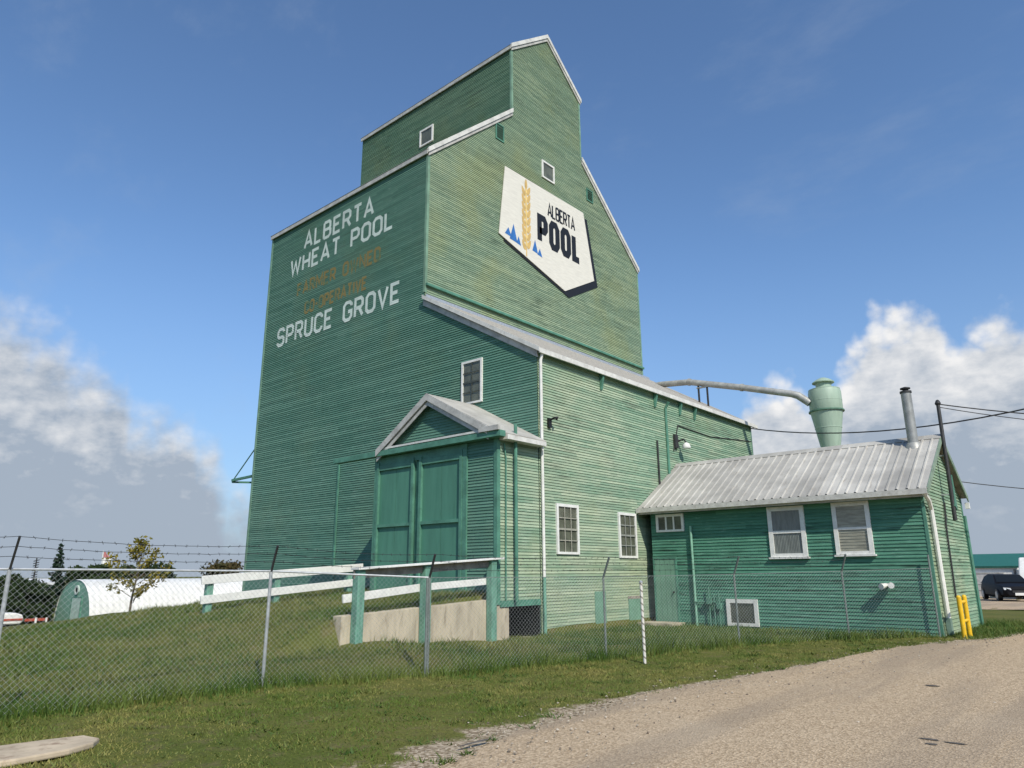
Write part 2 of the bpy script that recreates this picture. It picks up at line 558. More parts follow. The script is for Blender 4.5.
def window(parent, F, u0, u1, z0, z1, fw=0.09, cols=2, rows=2, mframe=None, back=None, sill=True, mun=0.025, mmun=None, label=None, hung=False):
    """frame (the part) with glass, glazing bars and what hangs behind as its sub-parts; u0..z1 is the outside of the frame"""
    mframe = mframe or WHITE
    mb = MB()
    o1 = 0.062
    mb.fbox(F, u0, u0 + fw, z0, z1, 0.0, o1)
    mb.fbox(F, u1 - fw, u1, z0, z1, 0.0, o1)
    mb.fbox(F, u0 + fw, u1 - fw, z1 - fw, z1, 0.0, o1 - 0.003)
    mb.fbox(F, u0 + fw, u1 - fw, z0, z0 + fw * 0.8, 0.0, o1 - 0.003)
    w_ = mb.build('window', mframe, parent)
    if label:
        w_['label'] = label
    if sill:
        sb = MB()
        sb.fbox(F, u0 - 0.04, u1 + 0.04, z0 - 0.045, z0 - 0.002, 0.0, 0.10)
        sb.build('sill', mframe, w_)
    a0, a1, b0, b1 = u0 + fw, u1 - fw, z0 + fw * 0.8, z1 - fw
    g = MB()
    g.add([F(a0, b0, 0.040), F(a1, b0, 0.040), F(a1, b1, 0.040), F(a0, b1, 0.040)], [(0, 1, 2, 3)])
    g.build('glass', GLASS, w_, normals=False)
    bk = MB()
    n = 18
    if back is CURTM:      # gathered curtain
        vs = []
        for i in range(n * 2 + 1):
            u = a0 + (a1 - a0) * i / (n * 2)
            o = 0.024 + (0.008 if i % 2 else 0)
            vs += [F(u, b0, o), F(u, b1, o)]
        bk.add(vs, [(2 * i, 2 * i + 2, 2 * i + 3, 2 * i + 1) for i in range(n * 2)])
        bk.build('curtain', back, w_, normals=False)
    elif back is BLINDM:
        m_ = 15
        for i in range(m_):
            za = b0 + (b1 - b0) * i / m_; zb = b0 + (b1 - b0) * (i + 1) / m_
            bk.add([F(a0, za, 0.034), F(a1, za, 0.034), F(a1, zb, 0.024), F(a0, zb, 0.024)], [(0, 1, 2, 3)])
        bk.build('blind', back, w_, normals=False)
    else:
        bk.add([F(a0, b0, 0.021), F(a1, b0, 0.021), F(a1, b1, 0.021), F(a0, b1, 0.021)], [(0, 1, 2, 3)])
        bk.build('dusty_pane_backing', DUSTIN, w_, normals=False)
    if cols > 1 or rows > 1:
        m2 = MB()
        for i in range(1, cols):
            u = a0 + (a1 - a0) * i / cols
            m2.fbox(F, u - mun / 2, u + mun / 2, b0, b1, 0.041, 0.052)
        for j in range(1, rows):
            z = b0 + (b1 - b0) * j / rows
            k = 2.0 if (hung or (rows % 2 == 0 and j == rows // 2)) else 1.0
            m2.fbox(F, a0, a1, z - mun / 2 * k, z + mun / 2 * k, 0.041, 0.0535)
        m2.build('glazing_bars', mmun or mframe, w_)
    return w_


# ------------------------------------------------------------------ stroke lettering
C_ = 0.22    # corner cut
LET = {
    'A': (.78, [[(0, 0), (.39, 1), (.78, 0)], [(.16, .30), (.62, .30)]]),
    'B': (.68, [[(0, 0), (.5, 0), (.68, .14), (.68, .40), (.54, .52), (0, .52)], [(.54, .52), (.64, .62), (.64, .88), (.5, 1), (0, 1)], [(0, 0), (0, 1)]]),
    'C': (.68, [[(.68, .24), (.68, .16), (.5, 0), (.18, 0), (0, .16), (0, .84), (.18, 1), (.5, 1), (.68, .84), (.68, .76)]]),
    'D': (.70, [[(0, 0), (.48, 0), (.70, .2), (.70, .8), (.48, 1), (0, 1)], [(0, 0), (0, 1)]]),
    'E': (.62, [[(.62, 0), (0, 0), (0, 1), (.62, 1)], [(0, .52), (.5, .52)]]),
    'F': (.60, [[(0, 0), (0, 1), (.6, 1)], [(0, .52), (.48, .52)]]),
    'G': (.70, [[(.40, .46), (.70, .46), (.70, .16), (.52, 0), (.18, 0), (0, .16), (0, .84), (.18, 1), (.52, 1), (.70, .84), (.70, .76)]]),
    'H': (.68, [[(0, 0), (0, 1)], [(.68, 0), (.68, 1)], [(0, .5), (.68, .5)]]),
    'I': (.05, [[(.02, 0), (.02, 1)]]),
    'L': (.60, [[(0, 1), (0, 0), (.6, 0)]]),
    'M': (.86, [[(0, 0), (0, 1), (.43, .3), (.86, 1), (.86, 0)]]),
    'N': (.70, [[(0, 0), (0, 1), (.70, 0), (.70, 1)]]),
    'O': (.70, [[(.18, 0), (.52, 0), (.70, .16), (.70, .84), (.52, 1), (.18, 1), (0, .84), (0, .16), (.18, 0), (.52, 0)]]),
    'P': (.66, [[(0, 0), (0, 1), (.5, 1), (.66, .86), (.66, .58), (.5, .45), (0, .45)]]),
    'R': (.68, [[(0, 0), (0, 1), (.5, 1), (.66, .86), (.66, .60), (.5, .47), (0, .47)], [(.36, .47), (.68, 0)]]),
    'S': (.66, [[(0, .2), (0, .14), (.16, 0), (.5, 0), (.66, .14), (.66, .38), (.52, .5), (.14, .5), (0, .62), (0, .86), (.16, 1), (.5, 1), (.66, .86), (.66, .8)]]),
    'T': (.68, [[(0, 1), (.68, 1)], [(.34, 0), (.34, 1)]]),
    'U': (.68, [[(0, 1), (0, .16), (.18, 0), (.5, 0), (.68, .16), (.68, 1)]]),
    'V': (.74, [[(0, 1), (.37, 0), (.74, 1)]]),
    'W': (1.0, [[(0, 1), (.24, 0), (.5, .78), (.76, 0), (1.0, 1)]]),
    '-': (.36, [[(0, .5), (.36, .5)]]),
    ' ': (.52, []),
}


def stroke_quads(line, wd):
    """polyline of (x, z) -> mitred convex quads"""
    n = len(line)
    closed = n > 3 and line[0] == line[-2] and line[1] == line[-1]
    L_, R_ = [], []
    for i, p in enumerate(line):
        p = Vector(p)
        if 0 < i < n - 1 or closed:
            if i == 0:
                a = (Vector(line[0]) - Vector(line[-3])).normalized(); b = (Vector(line[1]) - p).normalized()
            elif i == n - 1:
                a = (p - Vector(line[-2])).normalized(); b = (Vector(line[2]) - p).normalized()
            else:
                a = (p - Vector(line[i - 1])).normalized(); b = (Vector(line[i + 1]) - p).normalized()
            na = Vector((-a.y, a.x)); nb = Vector((-b.y, b.x))
            m = (na + nb)
            if m.length < 0.3:
                m = nb
            m.normalize()
            k = min(1 / max(0.35, m.dot(nb)), 2.2)
            L_.append(p + m * wd / 2 * k); R_.append(p - m * wd / 2 * k)
        else:
            d = (Vector(line[1]) - p if i == 0 else p - Vector(line[i - 1])).normalized()
            nn = Vector((-d.y, d.x))
            q = p
            L_.append(q + nn * wd / 2); R_.append(q - nn * wd / 2)
    m_ = n - 2 if closed else n - 1
    return [[tuple(R_[i]), tuple(R_[i + 1]), tuple(L_[i + 1]), tuple(L_[i])] for i in range(m_)]


def layout(text, x0, x1, z, h, wd, gap=0.26):
    """strokes of a line of text stretched to run from x0 to x1"""
    tot = sum(LET[c][0] for c in text) + gap * (len(text) - 1)
    sx = (x1 - x0 - wd) / tot
    x = x0 + wd / 2
    out = []
    k = 0; wi = 0
    for c in text:
        wi += c == ' '
        wl, strokes = LET[c]
        for s_ in strokes:
            line = [(x + a * sx, z + wd / 2 + b * (h - wd)) for a, b in s_]
            for q in stroke_quads(line, wd):
                out.append((q, k, wi))
            k += 1
        x += (wl + gap) * sx
    return out


# ------------------------------------------------------------------ terrain
FENCE = [(1.30, -14.6), (1.38, -11.43), (1.53, -8.18), (2.52, -5.95), (3.41, -2.33), (4.61, 0.76), (6.06, 3.10), (7.47, 4.72)]
FENCE_Z = [0.02, 0.02, 0.02, 0.02, 0.02, 0.03, 0.08, 0.12]
ROAD_EDGE = [(5.5, -13.2), (6.3, -11.3), (6.62, -10.3), (6.66, -9.6), (6.52, -8.94), (6.24, -8.16), (6.10, -7.14), (6.03, -5.46), (6.18, -4.09), (6.44, -2.61), (6.85, -0.62),
             (7.33, 1.92), (8.0, 3.5), (8.42, 4.6), (8.85, 7.1), (9.2, 12), (9.6, 20), (10.2, 40), (11, 80)]


def lerp_tab(tab, y):
    if y <= tab[0][1]:
        return tab[0][0]
    for (xa, ya), (xb, yb) in zip(tab, tab[1:]):
        if y <= yb:
            return xa + (xb - xa) * (y - ya) / (yb - ya)
    return tab[-1][0]


RE_S = sorted(ROAD_EDGE, key=lambda q: q[1])


def road_x(y):
    return lerp_tab(RE_S, y)


def fence_x(y):
    return lerp_tab(FENCE, y)


def sm(t):
    t = max(0.0, min(1.0, t))
    return t * t * (3 - 2 * t)


def nz(x, y, s, k=0):
    return noise.noise(Vector((x * s + 13.7 * k, y * s - 4.1 * k, 3.3 * k)))


def terrain(x, y):
    # lawn and road
    base = 0.0 + 0.12 * sm((y + 4) / 7) - 0.32 * sm((y - 14) / 30)
    # ground falls away behind and to the left of the elevator
    far = sm((-9.0 - x) / 24.0)
    g = base * (1 - far) + (-1.35) * far
    # ramp embankment
    yy = min(y, -1.57)
    if yy > -5.9:
        hi = 1.10 + 0.088 * (yy + 1.57)
    else:
        hi = 0.68 + 0.12 * (yy + 5.9)
    hi = max(hi, 0.08)
    hi *= sm((-y + 0) / 1e-3) * 1.0 if y < 0 else 1.0
    fx = fence_x(y) - 0.15
    if y > 0.0:
        m = 0.0
        if x < 0:
            m = 1.0 if x > -14 else 0.0
        return g if x > -0.02 else (g + (0.2 if x > -14 else 0.85 * (1 - sm((-14 - x) / 16)) * (1 - sm(y / 10))))
    crest = -4.5
    if x < crest - 0.9:
        h = hi * (1 - sm((crest - 0.9 - x) / 15.0)) + g * sm((crest - 0.9 - x) / 15.0)
    else:
        h = hi
    if x > fx:
        prof = g
    else:
        t = min(1.0, (fx - x) / (fx - crest))
        prof = g + (h - g) * (t ** 0.8)
    if y > -1.25 and -3.05 < x <= 0.12:
        return 0.05
    if y > -5.95:
        if x > -0.13:
            if y > -1.2:
                low = 0.05
            else:
                low = 0.05 + 0.30 * (-1.2 - y) / 4.7
            return min(prof, g + low * sm((fx - x) / max(0.4, (fx - 0.3))))
        return h
    wgt = sm((-5.95 - y) / 1.5)
    if x <= -0.13:
        return h * (1 - wgt) + prof * wgt
    return prof * wgt + (1 - wgt) * min(prof, g + 0.35 * sm((fx - x) / max(0.4, (fx - 0.3))))


def bumpy(x, y):
    z = terrain(x, y)
    if x < road_x(y) - 0.2 and not (-14.2 < x < 7.7 and y > -0.3 and y < 14):
        k = 0.03 if x > fence_x(y) else 0.05
        z += k * nz(x, y, 0.9) + k * 0.5 * nz(x, y, 2.7, 1)
    return z


def axis(lo, hi, step, out):
    a = list(np.arange(lo, hi + 1e-6, step))
    v = step; p = hi
    right = []
    while p < out:
        v *= 1.28; p += v; right.append(p)
    v = step; p = lo
    left = []
    while p > -out:
        v *= 1.28; p -= v; left.append(p)
    return np.array(left[::-1] + a + right)


def gravel_amount(x, y):
    e = road_x(y) - x          # metres from the road edge, lawn side positive
    if e < -0.3 or e > 4 or y > 14:
        return 0.0
    wd = 0.28 + 0.52 * sm((-5.5 - y) / 2.5) + 0.35 * nz(x, y, 0.55, 4)
    v = 1 - e / max(0.15, wd)
    v += 0.55 * nz(x, y, 1.6, 2) + 0.35 * nz(x, y, 4.2, 3)
    return max(0.0, min(1.0, v * 1.4))


def make_ground():
    xs = axis(-7.0, 10.0, 0.17, 1500)
    ys = axis(-13.5, 6.0, 0.17, 1800)
    # grid lines on both faces of the ramp wall so the step hides inside it
    xs = np.sort(np.append(xs[(np.abs(xs + 0.02) > 0.06) & (np.abs(xs + 0.24) > 0.06)], [-0.24, -0.02, -3.1, -3.0]))
    ys = np.sort(np.append(ys[(np.abs(ys + 1.30) > 0.05) & (np.abs(ys + 1.19) > 0.05)], [-1.30, -1.19]))
    nx, ny = len(xs), len(ys)
    vs = []
    gr = []
    dry = []
    for y in ys:
        for x in xs:
            vs.append((float(x), float(y), bumpy(x, y)))
            gr.append(gravel_amount(x, y))
    fs = [(j * nx + i, j * nx + i + 1, (j + 1) * nx + i + 1, (j + 1) * nx + i) for j in range(ny - 1) for i in range(nx - 1)]
    me = bpy.data.meshes.new('ground')
    me.from_pydata(vs, [], fs)
    me.shade_smooth()
    at = me.attributes.new('gravel', 'FLOAT', 'POINT')
    at.data.foreach_set('value', np.array(gr, dtype=np.float32))
    m, t, b = principled('grass_and_soil', 0.95, 0, 0.1)
    co = coords(t)
    f1 = t.noise(co, 0.45, 5, 0.6)
    f2 = t.noise(co, 3.5, 6, 0.65)
    f3 = t.noise(co, 28.0, 4, 0.6)
    col = t.mix(t.ramp(f1, 0.35, 0.65), (0.095, 0.115, 0.024), (0.15, 0.145, 0.04))
    col = t.mix(t.m('MULTIPLY', t.ramp(f2, 0.48, 0.68), 0.6), col, (0.17, 0.135, 0.07))
    col = t.mix(t.m('MULTIPLY', t.ramp(f3, 0.45, 0.7), 0.6), col, (0.032, 0.045, 0.012))
    ga = t.n('ShaderNodeAttribute', attribute_name='gravel').outputs['Fac']
    vo = t.n('ShaderNodeTexVoronoi')
    vo.inputs['Scale'].default_value = 34
    t.l(co, vo.inputs['Vector'])
    stone = t.mix(t.ramp(vo.outputs['Color'], 0.2, 0.85), (0.19, 0.14, 0.085), (0.50, 0.41, 0.30))
    gm = t.ramp(t.m('ADD', ga, t.m('MULTIPLY', t.m('SUBTRACT', f2, 0.5), 1.2)), 0.45, 0.85)
    col = t.mix(gm, col, stone)
    t.l(col, b.inputs['Base Color'])
    bp = t.n('ShaderNodeBump')
    bp.inputs['Strength'].default_value = 0.6
    bp.inputs['Distance'].default_value = 0.03
    t.l(f3, bp.inputs['Height'])
    t.l(bp.outputs[0], b.inputs['Normal'])
    me.materials.append(m)
    o = bpy.data.objects.new('ground', me)
    COL.objects.link(o)
    tag(o, kind='structure')


make_ground()


def road_material():
    m, t, b = principled('gravel_seal_road', 0.92, 0, 0.2)
    co = coords(t)
    vo = t.n('ShaderNodeTexVoronoi')
    vo.inputs['Scale'].default_value = 48
    t.l(co, vo.inputs['Vector'])
    g = t.noise(co, 75, 3, 0.7)
    big = t.noise(co, 0.5, 5, 0.6)
    # wheel tracks follow the road (which runs along y here)
    tr = t.noise(co, 1.0, 4, 0.55, (1.1, 0.09, 1))
    col = t.mix(t.ramp(vo.outputs['Color'], 0.1, 0.9), (0.36, 0.26, 0.16), (0.62, 0.475, 0.315))
    col = t.mix(t.m('MULTIPLY', t.ramp(g, 0.52, 0.72), 0.5), col, (0.15, 0.12, 0.09))
    col = t.mix(t.m('MULTIPLY', t.ramp(tr, 0.44, 0.62), 0.55), col, (0.30, 0.235, 0.17))
    col = t.mix(t.m('MULTIPLY', t.ramp(big, 0.5, 0.75), 0.35), col, (0.55, 0.44, 0.31))
    t.l(col, b.inputs['Base Color'])
    bp = t.n('ShaderNodeBump')
    bp.inputs['Strength'].default_value = 0.7
    bp.inputs['Distance'].default_value = 0.012
    t.l(t.m('ADD', vo.outputs['Distance'], g), bp.inputs['Height'])
    t.l(bp.outputs[0], b.inputs['Normal'])
    return m


ROADM = road_material()


def make_road():
    vs, fs = [], []
    ys = list(np.arange(-30, 12, 0.12)) + list(np.arange(12, 90, 1.2))
    offs = [0, 0.25, 0.6, 1.2, 2.2, 3.6, 5.2, 7.0]
    for y in ys:
        e = road_x(y)
        rag = 0.16 * nz(0, y, 0.8, 5) + 0.10 * nz(0, y, 2.6, 6) + 0.05 * nz(0, y, 7.0, 7)
        for k, o_ in enumerate(offs):
            x = e + o_ + (rag if k == 0 else rag * 0.3 if k == 1 else 0)
            vs.append((x, y, terrain(x, y) + (0.006 if k == 0 else 0.016) + 0.02 * sm(o_ / 3)))
    n = len(offs)
    for j in range(len(ys) - 1):
        for i in range(n - 1):
            fs.append((j * n + i, j * n + i + 1, (j + 1) * n + i + 1, (j + 1) * n + i))
    mb = MB()
    mb.v = vs; mb.f = fs
    tag(mb.build('road', ROADM, None, smooth=True, normals=False), kind='structure')
    # gravel yard where the car is parked
    mb = MB()
    vs = []
    ring = []
    for i in range(48):
        a = 2 * PI * i / 48
        r = 1 + 0.14 * noise.noise(Vector((math.cos(a) * 2, math.sin(a) * 2, 5)))
        ring.append((5.0 + 11.0 * r * math.cos(a), 33.5 + 15.0 * r * math.sin(a)))
    c = (5.0, 33.5)
    rings = 14
    for k in range(rings + 1):
        for q in ring:
            x = c[0] + (q[0] - c[0]) * k / rings; y = c[1] + (q[1] - c[1]) * k / rings
            vs.append((x, y, terrain(x, y) + 0.025))
    fs = [(k * 48 + i, k * 48 + (i + 1) % 48, (k + 1) * 48 + (i + 1) % 48, (k + 1) * 48 + i) for k in range(rings) for i in range(48)]
    mb.v = vs; mb.f = fs
    tag(mb.build('gravel_yard', ROADM, None, normals=False), kind='structure')


make_road()

# ------------------------------------------------------------------ grain elevator
H = 15.13; L = -14.0; A = -4.49; ZB = 18.87; CE = 21.86; CP = 23.715; YM = 6.5; YC = 4.22; YD = 8.78; WT = 13.0
H1 = 7.28; H2 = 9.89; WA = 13.5; PD = -1.57
ele = thing('grain_elevator', (-7, 6.5, 0), 'tall green wooden grain elevator with stepped gable top and white painted lettering', 'grain elevator')
FL = face_y(0.0)
FR = face_x(A)
FA = face_x(0.0)
mb = MB(); siding(mb, [(L, -0.4), (A, -0.4), (A, H), (L, H)], FL)
siding(mb, [(A, -0.4), (0.0, -0.4), (0.0, H1), (A, H2)], FL)
mb.build('wall', GREEN_SH, ele, normals=False)
mb = MB(); siding(mb, [(0, 8.6), (WT, 8.6), (WT, H), (YD, ZB), (YC, ZB), (0, H)], FR)
siding(mb, [(YC, ZB), (YD, ZB), (YD, CE), (YM, CP), (YC, CE)], FR)
mb.build('wall', GREEN_TOP, ele, normals=False)
mb = MB(); siding(mb, [(L, ZB - 0.3), (A, ZB - 0.3), (A, CE), (L, CE)], face_y(YC))
mb.build('cupola_wall', GREEN_CUP, ele, normals=False)
mb = MB(); siding(mb, [(L, ZB - 0.3), (A, ZB - 0.3), (A, CE), (L, CE)], face_yn(YD))
mb.build('cupola_wall', GREEN_CUP, ele, normals=False)
mb = MB(); siding(mb, [(0, -0.4), (WA, -0.4), (WA, H1), (0, H1)], FA)
mb.build('annex_wall', GREEN_AN, ele, normals=False)
mb = MB(); siding(mb, [(L, -1.6), (A, -1.6), (A, H), (L, H)], face_yn(WT), z0=-1.614)
siding(mb, [(A, -0.4), (0.0, -0.4), (0.0, H1), (A, H2)], face_yn(WA), z0=-0.4)
siding(mb, [(0, -1.6), (WT, -1.6), (WT, H), (YD, ZB), (YC, ZB), (0, H)], face_xn(L), z0=-1.614)
siding(mb, [(YC, ZB), (YD, ZB), (YD, CE), (YM, CP), (YC, CE)], face_xn(L), z0=-1.614)
mb.build('rear_wall', GREEN_CUP, ele, normals=False)
# corner boards
CORNERM = plain('faded_green_trim', (0.17, 0.29, 0.205), 0.7, var=0.2, scale=3)
for bx in ((A - 0.07, A + 0.024, -0.026, 0.07, H2 + 0.2, H), (L - 0.024, L + 0.09, -0.026, 0.09, -0.4, H), (A - 0.07, A + 0.026, YC - 0.026, YC + 0.07, ZB + 0.1, CE),
           (A - 0.07, A + 0.026, WT - 0.07, WT + 0.026, 8.6, H), (A - 0.07, A + 0.026, YD - 0.07, YD + 0.026, ZB + 0.1, CE), (-0.07, 0.026, WA - 0.07, WA + 0.026, -0.3, H1)):
    mb = MB(); mb.box(*bx); mb.build('corner_board', CORNERM, ele)


def slope_slab(mb, a, b, n, th):
    """roof slab: quad a0 a1 b1 b0, thickness th upwards"""
    n = Vector(n).normalized() * th
    p = [Vector(q) for q in (a[0], a[1], b[1], b[0])]
    mb.hexa(p + [q + n for q in p])


# roofs
def pitched(mb, y0, z0, y1, z1, x0, x1, over, th):
    d = Vector((0, y1 - y0, z1 - z0)).normalized()
    e = Vector((0, y0, z0)) - d * over
    n = Vector((0, -d.z, d.y)) if d.y > 0 else Vector((0, d.z, -d.y))
    up = n if n.z > 0 else -n
    slope_slab(mb, [(x0, e.y, e.z), (x1, e.y, e.z)], [(x0, y1, z1), (x1, y1, z1)], up, th)


mb = MB()
pitched(mb, 0, H, YC, ZB, L - 0.03, A + 0.05, 0.09, 0.07)
pitched(mb, WT, H, YD, ZB, L - 0.03, A + 0.05, 0.09, 0.07)
mb.build('main_roof', SHINGLE, ele)
mb = MB()
pitched(mb, YC, CE, YM, CP, L - 0.04, A + 0.06, 0.09, 0.07)
pitched(mb, YD, CE, YM, CP + 0.003, L - 0.04, A + 0.06, 0.09, 0.07)
mb.build('cupola_roof', SHINGLE, ele)


def rake(mb, x, w_, y0, z0, y1, z1, over, dz0, dz1):
    """board following a gable slope on the plane x .. x+w_"""
    d = Vector((0, y1 - y0, z1 - z0)).normalized()
    a = Vector((x, y0, z0)) - d * over
    b = Vector((x, y1, z1))
    mb.prism([a + Vector((0, 0, dz0)), b + Vector((0, 0, dz0)), b + Vector((0, 0, dz1)), a + Vector((0, 0, dz1))], (w_, 0, 0))


TRIMW = plain('chalky_white_trim', (0.62, 0.61, 0.57), 0.6, var=0.14, scale=3, dirt=((0.33, 0.31, 0.27), 0.45))
mb = MB(); mb2 = MB()
for (y0, z0, y1, z1, ov) in ((0, H, YC, ZB, .1), (WT, H, YD, ZB, .1), (YC, CE, YM, CP, .1), (YD, CE, YM, CP, .1)):
    mb = MB(); rake(mb, A + 0.051, 0.05, y0, z0, y1, z1, ov, -0.06, 0.125); mb.build('rake_board', TRIMW, ele)
    mb = MB(); rake(mb, A + 0.025, 0.04, y0, z0, y1, z1, ov * 0.4, -0.20, -0.063); mb.build('rake_trim', GREYTRIM, ele)
mb = MB()
mb.box(L - 0.02, A + 0.05, -0.10, -0.06, H - 0.17, H - 0.01)
mb.build('eave_board', GREYTRIM, ele)
mb = MB()
mb.box(L - 0.03, A + 0.06, YC - 0.10, YC - 0.06, CE - 0.17, CE - 0.01)
mb.build('eave_board', GREYTRIM, ele)

# annex roof
sl = (H2 - H1) / (0 - A)
mb = MB()
XE = 0.15
n_ = Vector((sl, 0, 1)).normalized()
slope_slab(mb, [(XE, -0.12, H1 - sl * XE), (XE, WA + 0.3, H1 - sl * XE)], [(A + 0.03, -0.12, H2), (A + 0.03, WA + 0.3, H2)], n_, 0.04)
mb.build('annex_roof', SHINGLE, ele)
mb = MB()
ze = H1 - sl * XE
mb.box(XE + 0.002, XE + 0.045, -0.12, WA + 0.3, ze - 0.085, ze + 0.045)
mb.build('annex_fascia', TRIMW, ele)
mb = MB()
mb.box(0.024, XE, 0.0, WA + 0.28, ze - 0.045, ze - 0.03)
mb.build('annex_soffit', GREEN_TRIM, ele)
mb = MB()
a = Vector((XE + 0.04, -0.15, ze)); b = Vector((A + 0.03, -0.15, H2))
mb.prism([a + Vector((0, 0, -0.06)), b + Vector((0, 0, -0.06)), b + Vector((0, 0, 0.065)), a + Vector((0, 0, 0.065))], (0, 0.028, 0))
a = Vector((0.05, -0.06, H1)); b = Vector((A, -0.06, H2))
mb.build('annex_rake_board', TRIMW, ele)
mb = MB()
mb.prism([a + Vector((0, 0, -0.26)), b + Vector((0, 0, -0.26)), b + Vector((0, 0, -0.07)), a + Vector((0, 0, -0.07))], (0, 0.038, 0))
mb.build('annex_rake_trim', GREYTRIM, ele)
for y in (2.9, 5.95, 7.6, 8.65):
    mb = MB()
    mb.prism([(0.02, y - 0.04, ze - 0.06), (0.14, y - 0.04, ze - 0.06), (0.14, y - 0.04, ze - 0.13), (0.06, y - 0.04, ze - 0.5), (0.02, y - 0.04, ze - 0.52)], (0, 0.08, 0))
    mb.build('eave_bracket', GREEN_TRIM, ele)
# ledge round the foot of the tower gable
mb = MB()
mb.box(A + 0.02, A + 0.11, 0.0, WT + 0.02, 10.31, 10.39)
mb.build('ledge', GREEN_TRIM, ele)
mb = MB()
mb.box(A + 0.02, A + 0.06, 0.02, WA, 9.88, 10.02)
mb.build('roof_flashing', GALV, ele)

# painted lettering on the long side
def wall_text(name, text, x0, x1, z, h, wd, mat, gap=0.26):
    words = {}
    for q, k, wi in layout(text, x0, x1, z, h, wd, gap):
        mb = words.setdefault(wi, MB())
        siding(mb, q, FL, d=0.007, extra=0.0165 + 0.0005 * (k % 9))
    for mb in words.values():
        mb.build(name, mat, ele, normals=False)


wall_text('lettering', 'ALBERTA', -11.6, -7.25, 13.76, 0.76, 0.125, WHITE_LET, 0.36)
wall_text('lettering', 'WHEAT POOL', -12.45, -6.15, 12.86, 0.74, 0.125, WHITE_LET, 0.34)
wall_text('lettering', 'SPRUCE GROVE', -13.02, -5.66, 10.06, 0.78, 0.13, WHITE_LET, 0.34)
wall_text('lettering', 'FARMER OWNED', -11.85, -6.75, 11.86, 0.56, 0.105, ORANGE_LET, 0.36)
wall_text('lettering', 'CO-OPERATIVE', -11.25, -7.45, 11.0, 0.52, 0.10, ORANGE_LET, 0.36)

# windows and vents of the elevator
DARKF = plain('dark_sash', (0.06, 0.07, 0.06), 0.6)
window(ele, FL, -2.76, -1.95, 6.15, 7.42, 0.065, 2, 4, mmun=DARKF, sill=False)
window(ele, face_y(YC), -9.8, -8.95, 19.55, 20.36, 0.08, 1, 1, sill=False)
window(ele, FR, 6.0, 6.8, 16.82, 17.60, 0.075, 1, 1, sill=False)
for (u0, u1, z0, z1) in ((3.27, 3.73, 17.22, 17.92), (9.08, 9.55, 17.08, 17.66)):
    mb = MB()
    mb.fbox(FR, u0, u0 + 0.05, z0, z1, 0, 0.05); mb.fbox(FR, u1 - 0.05, u1, z0, z1, 0, 0.05)
    mb.fbox(FR, u0 + 0.05, u1 - 0.05, z1 - 0.05, z1, 0, 0.047); mb.fbox(FR, u0 + 0.05, u1 - 0.05, z0, z0 + 0.05, 0, 0.047)
    v_ = mb.build('vent', GREEN_TRIM, ele)
    mb = MB()
    for k in range(6):
        z = z0 + 0.06 + (z1 - z0 - 0.12) * k / 6
        mb.hexa([FR(u0 + .05, z, .022), FR(u1 - .05, z, .022), FR(u1 - .05, z + .01, .022), FR(u0 + .05, z + .01, .022), FR(u0 + .05, z - .02, .04), FR(u1 - .05, z - .02, .04), FR(u1 - .05, z - .01, .042), FR(u0 + .05, z - .01, .042)])
    mb.fbox(FR, u0 + .05, u1 - .05, z0 + .05, z1 - .05, 0.0, 0.02)
    mb.build('louvre', plain('dark_green_louvre', (0.045, 0.10, 0.065), 0.7), v_)
window(ele, FA, 0.63, 1.58, 2.0, 3.27, 0.075, 3, 4, mmun=plain('cream_sash', (.34, .33, .27), .6), sill=False)
window(ele, FA, 3.50, 4.44, 1.94, 3.21, 0.075, 3, 4, mmun=plain('grey_sash', (.28, .29, .26), .6), sill=False)

# annex wall fittings
mb = MB(); mb.tube([(0.13, 0.06, 7.14), (0.07, 0.06, 6.95), (0.07, 0.06, 1.45)], 0.04, 10)
mb.build('downspout', WHITE, ele, smooth=True)
mb = MB(); mb.tube([(0.072, 0.06, 1.45), (0.072, 0.06, 0.1)], 0.043, 10)
mb.build('downspout', GREEN_POST, ele, smooth=True)
mb = MB()
mb.tube([(0.05, 6.6, 6.75), (0.05, 6.6, 3.2)], 0.045, 8)
mb.tube([(0.05, 6.6, 6.75), (0.18, 6.6, 6.95)], 0.045, 8)
mb.build('conduit', GREEN_TRIM, ele, smooth=True)
mb = MB(); mb.tube([(0.05, 5.95, 5.6), (0.05, 5.95, 3.4)], 0.03, 8)
mb.tube([(0.03, 7.4, 6.3), (0.03, 9.8, 6.25), (0.03, 13.4, 6.55)], 0.018, 6)
mb.tube([(0.04, 7.4, 6.3), (0.05, 7.0, 5.4)], 0.018, 6)
mb.build('conduit', DARKMET, ele, smooth=True)
mb = MB(); mb.tube([(0.02, 7.3, 5.75), (0.25, 7.35, 5.8), (0.3, 7.4, 5.68)], 0.03, 8)
mb.box(0.02, 0.10, 7.05, 7.25, 5.5, 5.95)
lamp = mb.build('wall_lamp', DARKMET, ele)
mb = MB(); mb.lathe((0.3, 7.4, 5.5), [(0.13, 0), (0.14, 0.05), (0.10, 0.14), (0.03, 0.19)], 14)
mb.build('lamp_head', WHITE, lamp, smooth=True)
mb = MB(); mb.box(0.02, 0.08, 0.35, 0.47, 5.2, 5.45); mb.tube([(0.06, 0.41, 5.40), (0.2, 0.45, 5.45), (0.26, 0.5, 5.42)], [0.03, 0.03, 0.06], 8)
mb.build('floodlight', BLACKP, ele)
PATCHM = plain('fresh_green_paint', (0.15, 0.285, 0.205), 0.65, var=0.12, scale=2)
mb = MB(); mb.box(0.0, 0.035, 2.24, 2.74, 0.03, 1.06)
hatch = mb.build('access_hatch', PATCHM, ele)
